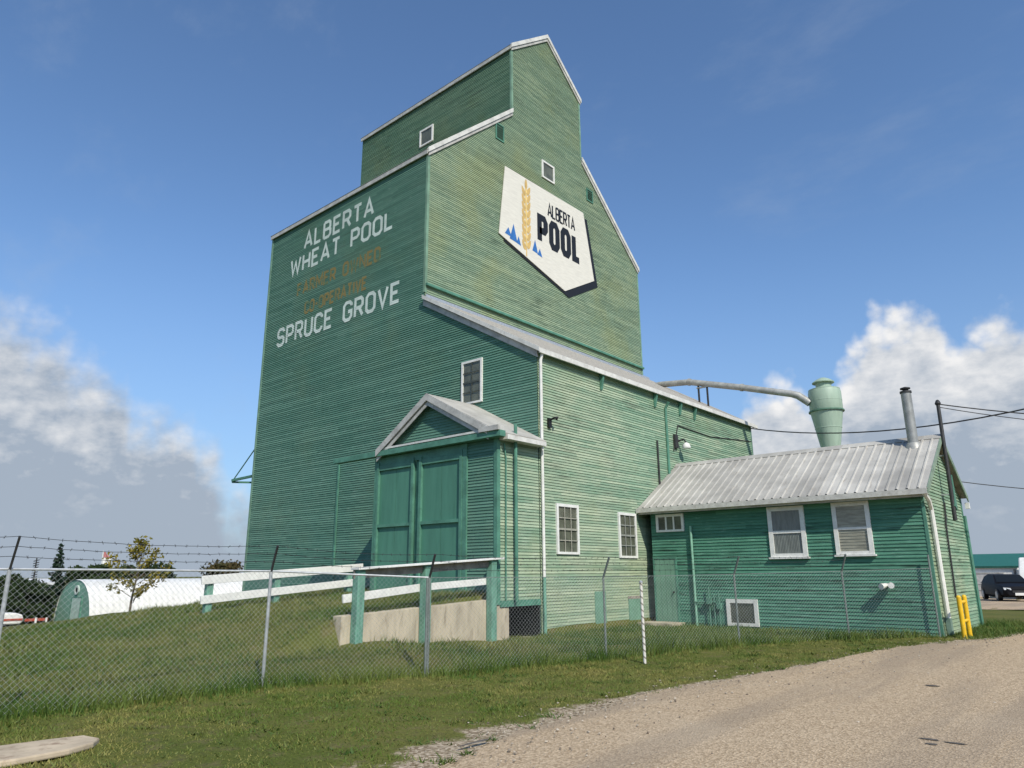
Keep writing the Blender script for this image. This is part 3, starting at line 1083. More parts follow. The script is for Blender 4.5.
mb = MB(); mb.box(0.036, 0.055, 2.62, 2.68, 0.55, 0.6); mb.build('latch', DARKMET, hatch)
mb = MB(); mb.box(0.0, 0.035, 3.88, 4.60, 0.06, 0.82); mb.build('access_hatch', PATCHM, ele)
mb = MB(); mb.box(0.0, 0.04, 3.86, 4.62, 0.822, 0.90); mb.build('hatch_lintel', WOODM, ele)

# drive shed porch with double doors
FP = face_y(PD)
mb = MB()
siding(mb, [(-1.02, 0.9), (0.0, 0.9), (0.0, 4.72), (-1.02, 4.72)], FP)
siding(mb, [(-4.5, 4.5), (-1.02, 4.5), (-1.02, 4.75), (-4.5, 4.75)], FP)
mb.build('porch_wall', GREEN_SH, ele, normals=False)
mb = MB(); siding(mb, [(PD, 0.94), (-0.03, 0.94), (-0.03, 4.70), (PD, 4.70)], FA)
mb.build('porch_side_wall', GREEN_AN, ele, normals=False)
mb = MB(); siding(mb, [(PD, -0.4), (0.0, -0.4), (0.0, 4.7), (PD, 4.7)], face_xn(-4.5))
mb.build('porch_side_wall', GREEN_SH, ele, normals=False)
mb = MB(); siding(mb, [(-4.2, 4.86), (-0.05, 4.86), (-2.28, 6.0)], FP)
mb.build('pediment', GREEN_SH, ele, normals=False)
mb = MB()
mb.box(-0.085, 0.026, PD - 0.026, PD + 0.085, 0.85, 4.7)
mb.box(-0.4, 0.03, PD + 0.086, -0.04, 0.80, 0.937)
mb.box(-4.5, -0.086, PD + 0.03, PD + 0.12, 0.6, 1.0)
mb.build('porch_frame', GREEN_TRIM, ele)
# porch roof
RX = -2.28; RZ = 6.05; EX0 = -4.30; EX1 = 0.24; EZ0 = 4.78; EZ1 = 4.72
mb = MB()
nr = Vector((RZ - EZ1, 0, EX1 - RX)).normalized()
nl = Vector((-(RZ - EZ0), 0, RX - EX0)).normalized()
slope_slab(mb, [(EX1, PD - 0.22, EZ1), (EX1, 0.0, EZ1)], [(RX, PD - 0.22, RZ), (RX, 0.0, RZ)], nr, 0.05)
slope_slab(mb, [(EX0, PD - 0.22, EZ0), (EX0, 0.0, EZ0)], [(RX, PD - 0.22, RZ + 0.002), (RX, 0.0, RZ + 0.002)], nl, 0.05)
mb.build('porch_roof', ROOFM, ele)
mb = MB()
y_ = PD - 0.245
for (ex, ez) in ((EX1 - 0.35, EZ1 + 0.16), (EX0, EZ0)):
    for (z0, z1, dy) in ((-0.13, 0.06, 0.0), (-0.26, -0.133, 0.05)):
        mb.prism([(ex, y_ + dy, ez + z0), (RX, y_ + dy, RZ + z0), (RX, y_ + dy, RZ + z1), (ex, y_ + dy, ez + z1)], (0, 0.022, 0))
mb.build('porch_rake_board', GREYTRIM, ele)
mb = MB()
mb.box(EX0 + 0.1, EX1 - 0.3, PD - 0.20, PD - 0.022, 4.83, 4.88)
mb.build('pediment_ledge', TRIMW, ele)
mb = MB()
mb.box(-6.25, 0.30, PD - 0.23, PD - 0.03, 4.66, 4.80)
mb.build('door_track', GREEN_TRIM, ele)
mb = MB()
mb.box(-0.35, 0.28, PD - 0.28, PD - 0.06, 4.803, 4.92)
mb.build('track_cover', GREYTRIM, ele)
mb = MB()
mb.box(0.03, 0.30, PD + 0.05, -0.05, 4.62, 4.73)
mb.build('porch_fascia', TRIMW, ele)
# doors
for (u0, u1) in ((-4.42, -2.90), (-2.68, -1.10)):
    mb = MB()
    um = (u0 + u1) / 2
    for (a0, a1) in ((u0 + 0.03, um - 0.006), (um + 0.006, u1 - 0.03)):
        mb.fbox(FP, a0, a1, 1.02, 4.42, -0.05, 0.0)
    mb.fbox(FP, um - 0.02, um + 0.02, 1.02, 4.42, -0.06, -0.012)
    d_ = mb.build('door', GREEN_DOOR, ele)
    mb = MB()
    mb.fbox(FP, u0 - 0.0, u0 + 0.09, 1.02, 4.50, 0.002, 0.075)
    mb.fbox(FP, u1 - 0.09, u1, 1.02, 4.50, 0.002, 0.075)
    mb.fbox(FP, u0 + 0.09, u1 - 0.09, 4.28, 4.42, 0.002, 0.055)
    mb.fbox(FP, u0 + 0.09, u1 - 0.09, 2.75, 2.83, 0.002, 0.06)
    mb.build('batten', GREEN_TRIM, d_)
mb = MB()
mb.fbox(FP, -2.89, -2.69, 0.9, 4.6, -0.06, -0.02)
mb.fbox(FP, -1.09, -0.95, 0.9, 4.64, 0.0, 0.06)
mb.fbox(FP, -4.52, -4.43, 0.9, 4.64, 0.0, 0.06)
mb.fbox(FP, -4.42, -1.10, 4.425, 4.64, -0.02, 0.04)
mb.build('door_frame', GREEN_TRIM, ele)
# pit below the porch
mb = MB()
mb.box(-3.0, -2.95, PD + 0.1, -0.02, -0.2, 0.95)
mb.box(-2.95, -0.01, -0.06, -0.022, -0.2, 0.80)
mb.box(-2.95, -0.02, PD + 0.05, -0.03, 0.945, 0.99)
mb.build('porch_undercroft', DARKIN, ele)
mb = MB(); mb.tube([(0.12, -1.03, 5.05), (0.12, -1.03, 0.92)], 0.042, 8)
mb.tube([(0.045, -1.36, 4.55), (0.045, -1.30, 4.2), (0.045, -1.32, 0.95)], 0.02, 6)
mb.build('vent_pipe', GREEN_TRIM, ele, smooth=True)
mb = MB(); mb.box(-8.50, -8.42, -0.06, -0.02, 0.4, 5.1)
mb.build('batten', GREEN_TRIM, ele)
mb = MB()
mb.bar((-14.0, 0.4, 5.30), (-16.3, 0.4, 5.25), 0.09, 0.09)
mb.bar((-14.0, 1.6, 5.05), (-16.3, 0.4, 5.18), 0.07, 0.07)
mb.tube([(-14.0, 0.4, 6.9), (-16.2, 0.4, 5.28)], 0.025, 6)
mb.build('wall_bracket', GREEN_TRIM, ele)
mb = MB()
mb.box(-0.4, 0.45, -0.30, 0.05, -0.05, 0.07)
mb.build('downspout_splash_block', CONC, ele)

# ------------------------------------------------------------------ shield sign
SX = -4.49 + 0.07
sg = thing('shield_sign', (SX, 6.0, 14.0), 'white five-sided shield sign with black ALBERTA POOL lettering high on the green gable', 'sign')
SP = [(3.75, 16.25), (3.41, 13.38), (7.30, 12.32), (9.36, 13.40), (8.73, 16.30)]
mb = MB()
mb.prism([(SX - 0.03, u, z) for u, z in SP], (0.03, 0, 0))
mb.build('board', SIGNW, sg)
FS = face_x(SX)
mb = MB()      # drop shadow of the shield painted as a black copy, offset down and right
mb.prism([(SX - 0.047, u + 0.29, z - 0.19) for u, z in SP], (0.016, 0, 0))
mb.build('painted_drop_shadow', BLACKP, sg)


def flat_text(name, text, F, x0, x1, z, h, wd, mat, parent, o=0.004, gap=0.26):
    mb = MB()
    for q, k, wi in layout(text, x0, x1, z, h, wd, gap):
        oo = o + 0.0006 * (k % 9)
        mb.add([F(u, zz, oo) for u, zz in q], [tuple(range(len(q)))])
    return mb.build(name, mat, parent, normals=False)


flat_text('small_lettering', 'ALBERTA', FS, 6.25, 8.10, 15.18, 0.62, 0.085, BLACKP, sg, gap=0.24)
flat_text('large_lettering', 'POOL', FS, 5.60, 8.46, 13.80, 1.28, 0.285, BLACKP, sg, gap=0.60)
# ear of wheat
mb = MB(); mb2 = MB()


def kernel(mb, u, z, du, dz, ang, o):
    k = 12
    pts = []
    for i in range(k):
        a = 2 * PI * i / k
        r = 1.0 - 0.25 * max(0, math.sin(a)) ** 2
        x = du * math.cos(a) * (1 - 0.35 * math.sin(a)); y = dz * math.sin(a)
        pts.append((u + x * math.cos(ang) - y * math.sin(ang), z + x * math.sin(ang) + y * math.cos(ang)))
    mb.add([FS(p, q, o) for p, q in pts], [tuple(range(k))])


WU = 4.94
for k in range(8):
    z = 13.42 + k * 0.32
    kernel(mb, WU - 0.155, z, 0.085, 0.21, 0.42, 0.005 + 0.0002 * k)
    kernel(mb, WU + 0.155, z + 0.10, 0.085, 0.21, -0.42, 0.0075 + 0.0002 * k)
    kernel(mb2, WU, z + 0.12, 0.06, 0.17, 0.0, 0.0105 + 0.0002 * k)
kernel(mb, WU, 16.02, 0.075, 0.20, 0, 0.013)
mb.fbox(FS, WU - 0.03, WU + 0.03, 13.0, 13.35, 0.001, 0.004)
mb.build('wheat_emblem', GOLD, sg, normals=False)
mb2.build('wheat_highlight', GOLDL, sg, normals=False)
mb = MB()
for (u0, u1, z0, z1) in ((3.72, 4.10, 13.50, 13.80), (3.98, 4.42, 13.38, 14.05), (4.36, 4.62, 13.34, 13.66), (5.28, 5.62, 13.36, 13.86), (5.58, 5.88, 13.30, 13.58)):
    i_ = len(mb.f) + int(u0 * 7) % 5
    mb.add([FS(u0, z0, .004 + .0006 * i_), FS(u1, z0 - 0.04, .004 + .0006 * i_), FS((u0 + u1) / 2, z1, .004 + .0006 * i_)], [(0, 1, 2)])
    mb.build('tree_emblem', BLUE, sg, normals=False)
    mb = MB()

# ------------------------------------------------------------------ office
YO = 4.864; OX = 7.50; OX0 = 0.30; OB = 9.39; OE = 3.51; OR = 4.90
off = thing('office_building', (3.9, 7.1, 0.1), 'low green clapboard office with ribbed metal roof beside the tall elevator', 'office')
FO = face_y(YO)
FG = face_x(OX)
OM = (YO + OB) / 2
mb = MB(); siding(mb, [(OX0, -0.2), (OX, -0.2), (OX, OE), (OX0, OE)], FO, pitch=0.082, d=0.021)
mb.build('wall', GREEN_OF, off, normals=False)
mb = MB(); siding(mb, [(YO, -0.2), (OB, -0.2), (OB, OE), (OM, OR), (YO, OE)], FG, pitch=0.082, d=0.021)
mb.build('gable_wall', GREEN_OG, off, normals=False)
mb = MB(); siding(mb, [(OX0, -0.2), (OX, -0.2), (OX, OE), (OX0, OE)], face_yn(OB), pitch=0.082, d=0.021)
siding(mb, [(YO, -0.2), (OB, -0.2), (OB, OE), (OM, OR), (YO, OE)], face_xn(OX0), pitch=0.082, d=0.021)
mb.build('rear_wall', GREEN_OF, off, normals=False)
for bx in ((OX - 0.035, OX + 0.026, YO - 0.026, YO + 0.035, -0.2, OE - 0.02), (OX - 0.08, OX + 0.03, OB - 0.08, OB + 0.03, -0.2, OE - 0.02)):
    mb = MB(); mb.box(*bx); mb.build('corner_board', GREEN_TRIM, off)


def ribbed(mb, x0, x1, ye, ze, yr, zr, pitch=0.2275, hgt=0.028, base=0.03):
    d = Vector((0, yr - ye, zr - ze))
    n = Vector((0, -d.z, d.y)).normalized()
    if n.z < 0:
        n = -n
    xs = []
    x = x0
    while x < x1 - 1e-4:
        for dx, h in ((0, 0), (pitch * 0.70, 0), (pitch * 0.78, 1), (pitch * 0.92, 1)):
            if x + dx < x1:
                xs.append((x + dx, h))
        x += pitch
    xs.append((x1, 0))
    vs = []
    for x, h in xs:
        off_ = n * (base + h * hgt)
        vs.append(Vector((x, ye, ze)) + off_); vs.append(Vector((x, yr, zr)) + off_)
    mb.add(vs, [(2 * i, 2 * i + 2, 2 * i + 3, 2 * i + 1) for i in range(len(xs) - 1)])


so_ = (OR - OE) / (OM - YO)
OV = 0.27; OVB = 0.05
mb = MB()
ribbed(mb, 0.03, OX + 0.2, YO - OV, OE - so_ * OV, OM, OR)
mb.build('roof_sheeting', ROOFM, off, normals=False)
mb = MB()
ribbed(mb, 0.03, OX + 0.2, OB + OVB, OE - so_ * OVB, OM, OR)
mb.build('roof_sheeting', ROOFM, off, normals=False)
mb = MB()
slope_slab(mb, [(0.04, YO - OV, OE - so_ * OV), (OX + 0.18, YO - OV, OE - so_ * OV)], [(0.04, OM, OR), (OX + 0.18, OM, OR)], (0, -so_, 1), 0.028)
slope_slab(mb, [(0.04, OB + OVB, OE - so_ * OVB), (OX + 0.18, OB + OVB, OE - so_ * OVB)], [(0.04, OM, OR + .002), (OX + 0.18, OM, OR + .002)], (0, so_, 1), 0.028)
mb.build('roof_deck', WOODM, off)
mb = MB()
c0 = Vector((0.03, OM, OR + 0.075))
mb.hexa([(0.03, OM - .16, OR - .05), (OX + .2, OM - .16, OR - .05), (OX + .2, OM, OR + .068), (0.03, OM, OR + .068), (0.03, OM - .16, OR - .04), (OX + .2, OM - .16, OR - .04), (OX + .2, OM, OR + .08), (0.03, OM, OR + .08)])
mb.hexa([(0.03, OM + .16, OR - .05), (OX + .2, OM + .16, OR - .05), (OX + .2, OM, OR + .0685), (0.03, OM, OR + .0685), (0.03, OM + .16, OR - .04), (OX + .2, OM + .16, OR - .04), (OX + .2, OM, OR + .0805), (0.03, OM, OR + .0805)])
mb.build('ridge_cap', ROOFM, off)
# eave board and gutter
zg = OE - so_ * OV
mb = MB()
mb.box(0.05, OX + 0.17, YO - OV - 0.03, YO - OV + 0.0, zg - 0.16, zg + 0.012)
mb.box(0.3, OX + 0.1, YO - OV + 0.001, YO - 0.023, zg - 0.095, zg - 0.07)
mb.build('eave_board', GREYTRIM, off)
mb = MB()
mb.box(0.05, OX + 0.2, YO - OV - 0.13, YO - OV - 0.032, zg - 0.11, zg - 0.095)
mb.box(0.05, OX + 0.2, YO - OV - 0.145, YO - OV - 0.131, zg - 0.11, zg + 0.015)
mb.build('gutter', plain('aged_gutter_metal', (0.55, 0.53, 0.48), 0.55, 0.1, var=0.15, dirt=((.3, .26, .2), .4)), off)
mb = MB()
for (ya, za, yb, zb_) in ((YO - OV, zg, OM, OR), (OB + OVB, OE - so_ * OVB, OM, OR)):
    mb.prism([(OX + 0.181, ya, za - 0.10), (OX + 0.181, yb, zb_ - 0.10), (OX + 0.181, yb, zb_ + 0.05), (OX + 0.181, ya, za + 0.05)], (0.025, 0, 0))
mb.build('rake_board', plain('dull_green_rake', (0.20, 0.27, 0.20), 0.7, var=0.2), off)
mb = MB()
mb.tube([(OX + 0.12, YO - OV - 0.09, zg - 0.08), (OX + 0.13, YO - 0.02, zg - 0.22), (OX + 0.09, YO + 0.30, 2.95), (OX + 0.085, YO + 0.34, 2.78), (OX + 0.085, YO + 0.40, 0.5)], 0.05, 8)
mb.build('downspout', WHITE, off, smooth=True)
mb = MB()
mb.box(OX + 0.03, OX + 0.13, YO + 0.32, YO + 0.50, 0.14, 0.5)
mb.build('meter_box', plain('grey_green_box', (0.16, 0.24, 0.2), 0.6), off)
mb = MB()
mb.tube([(OX + 0.06, 6.95, 3.2), (OX + 0.05, 6.75, 2.6), (OX + 0.05, 6.6, 0.9)], 0.022, 6)
mb.build('conduit', DARKMET, off, smooth=True)
mb = MB()
mb.tube([(OX + 0.06, OB - 0.03, 3.0), (OX + 0.06, OB - 0.03, 0.1)], 0.04, 8)
mb.build('downspout', GREEN_TRIM, off, smooth=True)
mb = MB(); mb.box(OX + 0.10, OX + 0.2, OB + 0.02, OB + 0.14, 3.2, 3.36); mb.build('yard_lamp', WHITE, off)
# windows
window(off, FO, 0.49, 1.38, 2.67, 3.17, 0.075, 3, 1, sill=False, mun=0.05)
window(off, FO, 3.82, 4.77, 1.90, 3.18, 0.11, 1, 2, back=CURTM, hung=True, label='office window with a grey curtain', mun=0.035)
window(off, FO, 5.46, 6.33, 1.93, 3.19, 0.10, 1, 2, back=BLINDM, hung=True, label='office window with dusty slatted blinds', mun=0.03)
bw = window(off, FO, 2.48, 3.34, 0.16, 0.84, 0.10, 1, 1, sill=False, label='low cellar window behind wire mesh')
mb = MB()
for i in range(-7, 9):
    for sgn in (1, -1):
        u = 2.91 + i * 0.085
        a = (u, 0.25); ln = 0.49
        p0 = [u, 0.25]; p1 = [u + sgn * ln, 0.74]
        # clip to the opening
        for P, Q in ((p0, p1), (p1, p0)):
            for lim, s_ in ((2.58, 1), (3.24, -1)):
                if (P[0] - lim) * s_ < 0 and (Q[0] - lim) * s_ > 0:
                    t = (lim - P[0]) / (Q[0] - P[0])
                    P[1] = P[1] + (Q[1] - P[1]) * t; P[0] = lim
        if 2.57 < p0[0] < 3.25 and 2.57 < p1[0] < 3.25 and abs(p0[1] - p1[1]) > 0.02:
            mb.tube([FO(p0[0], p0[1], 0.056 + 0.002 * sgn), FO(p1[0], p1[1], 0.056 + 0.002 * sgn)], 0.0028, 4, False)
mb.build('wire_guard', OLDGALV, bw)
# side door
mb = MB()
for k in range(4):
    mb.fbox(FO, 0.36 + k * 0.165, 0.36 + (k + 1) * 0.165 - 0.008, 0.12, 1.9, 0.0, 0.03)
od = mb.build('door', PATCHM, off)
mb = MB()
mb.fbox(FO, 0.31, 0.355, 0.1, 1.98, 0, 0.045); mb.fbox(FO, 1.02, 1.07, 0.1, 1.98, 0, 0.045); mb.fbox(FO, 0.356, 1.019, 1.91, 1.98, 0, 0.044)
mb.build('door_frame', GREEN_TRIM, od)
mb = MB(); mb.tube([FO(0.94, 1.0, 0.03), FO(0.94, 1.0, 0.08)], [0.018, 0.028], 8); mb.build('door_knob', DARKMET, od)
mb = MB(); mb.tube([(1.60, YO - 0.08, 2.80), (1.60, YO - 0.08, 0.0)], 0.034, 8)
mb.build('riser_pipe', plain('pale_green_pipe', (0.22, 0.42, 0.31), 0.5), off, smooth=True)
mb = MB()
mb.tube([(1.62, YO - 0.12, 0.75), (2.22, YO - 0.12, 0.75)], 0.022, 6)
for u, h in ((2.02, 1.15), (2.16, 0.95), (2.30, 1.0)):
    mb.tube([(u, YO - 0.1, 0.0), (u, YO - 0.1, h)], 0.02, 6)
mb.box(1.96, 2.10, YO - 0.16, YO - 0.05, 0.70, 0.86)
mb.box(2.24, 2.36, YO - 0.15, YO - 0.05, 0.58, 0.72)
mb.build('gas_pipes', plain('green_gas_pipe', (0.09, 0.22, 0.16), 0.6), off)
mb = MB(); mb.box(6.48, 6.56, YO - 0.10, YO - 0.02, 1.18, 1.26)
fl = mb.build('floodlight', GREYTRIM, off)
for dx, rot in ((-0.02, -0.04), (0.2, 0.05)):
    mb = MB(); mb.tube([(6.52 + dx * 0.5, YO - 0.1, 1.22), (6.46 + dx, YO - 0.30, 1.20 + rot * .3)], [0.045, 0.07], 10)
    mb.build('lamp_head', WHITE, fl, smooth=True)
# chimney
mb = MB()
CXc, CYc = 7.10, 6.76
mb.tube([(CXc, CYc, 4.35), (CXc, CYc, 6.1)], 0.125, 14)
ch = mb.build('chimney', plain('dull_grey_flue', (0.30, 0.305, 0.295), 0.5, 0.3, var=0.15), off, smooth=True)
mb = MB(); mb.lathe((CXc, CYc, 4.52), [(0.24, 0.0), (0.20, 0.12), (0.165, 0.22), (0.15, 0.24)], 14); mb.build('flashing_collar', PIPE, ch, smooth=True)
mb = MB()
mb.lathe((CXc, CYc, 6.10), [(0.145, 0), (0.145, 0.05), (0.08, 0.06), (0.06, 0.10)], 14)
mb.lathe((CXc, CYc, 6.21), [(0.02, -0.03), (0.125, 0), (0.125, 0.03), (0.03, 0.06)], 14)
mb.build('rain_cap', DARKMET, ch, smooth=True)

# step at the office door
st = MB()
st.box(-0.0 + 0.16, 1.25, 4.05, 4.80, 0.10, 0.20)
st.box(0.3, 0.5, 4.15, 4.7, -0.05, 0.098); st.box(0.95, 1.15, 4.15, 4.7, -0.05, 0.098)
o = st.build('door_step', CONC, None)
tag(o, 'low pale concrete step in front of the small office door', 'step')

# ------------------------------------------------------------------ dust cyclone
CY = Vector((3.22, 12.75, 0))
cyc = thing('dust_cyclone', (CY.x, CY.y, 0), 'pale green dust collector cyclone rising behind the metal office roof', 'dust collector')
mb = MB()
mb.lathe(CY, [(0.53, 7.17), (0.565, 7.24), (0.565, 7.86), (0.53, 8.0), (0.32, 8.06)], 28)
mb.build('barrel', CYC_GREEN, cyc, smooth=True)
mb = MB(); mb.lathe(CY, [(0.12, 4.2), (0.15, 4.6), (0.35, 5.95), (0.555, 7.165)], 28); mb.build('cone', CYC_GREEN, cyc, smooth=True)
mb = MB(); mb.lathe(CY, [(0.555, 7.14), (0.61, 7.15), (0.61, 7.195), (0.555, 7.205)], 28); mb.build('flange', plain('green_flange', (.10, .2, .14), .5), cyc, smooth=True)
for z_, r_ in ((7.55, 0.567), (6.55, 0.455), (7.98, 0.54)):
    mb = MB(); mb.lathe(CY, [(r_ - 0.01, z_ - 0.02), (r_ + 0.003, z_ - 0.012), (r_ + 0.003, z_ + 0.012), (r_ - 0.01, z_ + 0.02)], 28)
    mb.build('seam_band', CYC_GREEN, cyc, smooth=True)
mb = MB(); mb.lathe(CY, [(0.27, 8.06), (0.27, 8.26)], 24); mb.build('neck', CYC_GREEN, cyc, smooth=True)
mb = MB(); mb.lathe(CY, [(0.30, 8.25), (0.38, 8.24), (0.385, 8.27), (0.25, 8.37), (0.10, 8.44), (0.02, 8.455)], 24); mb.build('cap', CYC_GREEN, cyc, smooth=True)
mb = MB(); mb.bar(CY, CY + Vector((0, 0, 4.25)), 0.2, 0.2)
mb.build('support_post', GREEN_TRIM, cyc)
mb = MB()
D0 = [(-4.45, 12.3, 9.28), (-3.0, 12.0, 9.16), (-1.72, 11.95, 9.02), (0.4, 12.1, 8.45), (2.18, 12.28, 7.93), (2.42, 12.33, 7.83), (2.78, 12.42, 7.50)]
mb.tube(D0, [0.125, 0.125, 0.125, 0.125, 0.125, 0.14, 0.14], 14)
du = mb.build('duct', PIPE, cyc, smooth=True)
for p in (D0[2], D0[3]):
    mb = MB()
    d = Vector((1, 0.05, -0.25)).normalized()
    mb.tube([Vector(p) - d * 0.05, Vector(p) + d * 0.05], 0.148, 14)
    mb.build('joint_collar', PIPE, du, smooth=True)
for x in (-1.35, -0.98):
    z = 9.0 - (x + 1.72) * 0.27
    mb = MB(); mb.bar((x, 11.97, H1 - sl * x + 0.03), (x, 11.97, z - 0.1), 0.06, 0.06, up=(1, 0, 0))
    mb.build('duct_support', DARKMET, du)
mb = MB(); mb.box(-1.42, -0.9, 11.92, 12.03, 8.69, 8.73); mb.build('duct_cradle', PIPE, du)

# ------------------------------------------------------------------ service mast and wires
ms = thing('service_mast', (OX + 0.2, 6.98, 2.6), 'thin dark power mast standing up the office gable end', 'mast')
mb = MB(); mb.tube([(OX + 0.24, 6.92, 2.75), (OX + 0.24, 7.1, 5.78)], [0.05, 0.045], 10); mb.build('pole', DARKMET, ms, smooth=True)
mb = MB(); mb.lathe((OX + 0.24, 7.1, 5.74), [(0.06, 0), (0.075, 0.04), (0.04, 0.12), (0.01, 0.14)], 10); mb.build('weatherhead', DARKMET, ms, smooth=True)
mb = MB(); mb.bar((OX + 0.02, 6.96, 3.4), (OX + 0.26, 6.96, 3.4), 0.05, 0.03); mb.bar((OX + 0.02, 7.05, 4.4), (OX + 0.26, 7.03, 4.4), 0.05, 0.03); mb.build('wall_clamp', GALV, ms)
mb = MB(); mb.prism([(OX + 0.3, 6.9, 3.1), (OX + 0.3, 7.12, 3.0), (OX + 0.3, 7.1, 3.9)], (-0.04, 0, 0)); mb.build('brace_plate', GREEN_TRIM, ms)


def wire(pts_, r, label, name='overhead_wire'):
    mb = MB()
    out = []
    n = 26
    (a, b, sag) = pts_
    a = Vector(a); b = Vector(b)
    for i in range(n + 1):
        t = i / n
        p = a.lerp(b, t)
        p.z -= sag * 4 * t * (1 - t)
        out.append(p)
    mb.tube(out, r, 5)
    return tag(mb.build(name, DARKMET, None), label, 'wire', 'overhead wires round the office')


wire(((0.05, 13.45, 7.08), (19.5, 5.2, 7.95), 1.72), 0.022, 'heavy black wire sagging from annex eave across the office roof')
wire(((OX + 0.24, 7.1, 5.76), (20.5, 11.6, 5.3), 0.75), 0.016, 'upper and thicker of two dark wires leaving the power mast top')
wire(((OX + 0.24, 7.1, 5.68), (19.0, 11.2, 4.9), 0.7), 0.011, 'thinner lower wire leaving the power mast top')
wire(((OX + 0.02, 9.2, 3.95), (21.0, 14.5, 4.6), 0.9), 0.012, 'low thin wire leaving the rear corner of the office gable')

# ------------------------------------------------------------------ ramp wall and railings
mb = MB()
mb.prism([(0.0, -5.78, -0.1), (0.0, -1.16, -0.1), (0.0, -1.16, 1.0), (0.0, -5.78, 0.80)], (-0.26, 0, 0))
mb.prism([(-3.15, -1.32, -0.1), (-0.263, -1.32, -0.1), (-0.263, -1.32, 0.985), (-3.15, -1.32, 0.985)], (0, 0.15, 0))
rw = mb.build('retaining_wall', CONC, None, bevel=0.012)
tag(rw, 'stained concrete retaining wall holding the grassy ramp by the elevator doors', 'retaining wall')


def railing(label, x, posts, top, low, cap_flat, dx):
    r = thing('ramp_railing', (x, posts[0][0], 0), label, 'railing', None)
    for y, zt, zb_, wd in posts:
        m_ = MB(); m_.box(x - wd / 2, x + wd / 2, y - wd / 2, y + wd / 2, zb_, zt)
        m_.build('post', GREEN_POST, r, bevel=0.012)
    for (a, b, w_, h_, mat) in top:
        m_ = MB(); m_.bar(a, b, w_, h_); m_.build('top_rail', mat, r, bevel=0.006)
    for (a, b, w_, h_, mat) in low:
        m_ = MB(); m_.bar(a, b, w_, h_); m_.build('lower_rail', mat, r, bevel=0.006)
    return r


railing('ramp railing with heavy green posts in front of the concrete wall', 0.10,
        [(-1.86, 1.84, 0.02, 0.17), (-3.83, 1.73, 0.10, 0.17), (-5.50, 1.62, 0.2, 0.17)],
        [((0.12, -5.62, 1.635), (0.12, -1.58, 1.87), 0.25, 0.04, WHITE), ((0.07, -5.60, 1.535), (0.07, -1.70, 1.765), 0.04, 0.155, WOODM)],
        [((-0.02, -5.76, 1.10), (-0.02, -3.86, 1.27), 0.045, 0.15, WHITE), ((-0.02, -3.84, 1.272), (-0.02, -1.80, 1.37), 0.045, 0.14, WHITE)], True, 0)
railing('white planked railing on the far grassy side of the ramp', -5.0,
        [(-5.82, 1.47, 0.5, 0.15), (-4.12, 1.60, 0.6, 0.15), (-1.98, 1.76, 0.8, 0.15)],
        [((-4.90, -6.06, 1.43), (-4.90, -1.60, 1.725), 0.045, 0.19, WHITE)],
        [((-4.90, -6.04, 1.00), (-4.90, -1.72, 1.34), 0.045, 0.18, WHITE)], False, 0)

# ------------------------------------------------------------------ chain-link fence
fen = thing('chain_link_fence', (2.5, -5.95, 0.0), 'galvanised chain-link fence topped with barbed wire across the lawn', 'fence')
FH = 1.52
tops = [FH + 0.08, FH + 0.08, FH + 0.05, FH - 0.06, FH - 0.08, FH - 0.06, FH - 0.06, FH - 0.05]


def outward(i):
    a = Vector(FENCE[max(i - 1, 0)]); b = Vector(FENCE[min(i + 1, len(FENCE) - 1)])
    d = (b - a).normalized()
    return Vector((d.y, -d.x, 0))


tips = []
for i, (x, y) in enumerate(FENCE):
    zb_ = FENCE_Z[i]
    r = 0.024 if i == 3 else (0.024 if i < 3 else 0.02)
    m_ = MB()
    m_.tube([(x, y, zb_ - 0.1), (x, y, zb_ + tops[i] + (0.30 if i == 7 else 0.02))], r, 10)
    if i == 3:
        m_.tube([(x + 0.06, y - 0.10, zb_ - 0.1), (x + 0.06, y - 0.10, zb_ + tops[i])], 0.02, 10)
    post = m_.build('post', GALV if i < 3 else OLDGALV, fen, smooth=True)
    n_ = outward(i)
    a = Vector((x, y, zb_ + tops[i] + 0.02)); b = a + n_ * 0.20 + Vector((0, 0, 0.34))
    tips.append((a, b))
    if i != 7:
        m_ = MB(); m_.bar(a - Vector((0, 0, 0.03)), b, 0.04 if i < 3 else 0.032, 0.026, up=(0.3, 0.9, 0))
        m_.build('barb_arm', DARKMET if i < 4 else OLDGALV, post)
m_ = MB()
m_.tube([(FENCE[i][0], FENCE[i][1], FENCE_Z[i] + tops[i]) for i in range(4)], 0.015, 8)
m_.build('top_rail', GALV, fen, smooth=True)
m_ = MB()
m_.tube([(FENCE[i][0], FENCE[i][1], FENCE_Z[i] + tops[i]) for i in range(3, len(FENCE))], 0.006, 6)
m_.build('tension_wire', OLDGALV, fen, smooth=True)
# woven mesh
m_ = MB()
PITCH = 0.072
WR = 0.0014


def thin(mb, a, b, r):
    a = Vector(a); b = Vector(b)
    d = (b - a).normalized()
    s_ = d.cross(Vector((0, 0, 1))).normalized() * r
    u_ = s_.cross(d).normalized() * r
    q = [s_, -s_ * 0.5 + u_ * 0.87, -s_ * 0.5 - u_ * 0.87]
    mb.add([a + k for k in q] + [b + k for k in q], [(0, 1, 4, 3), (1, 2, 5, 4), (2, 0, 3, 5)])


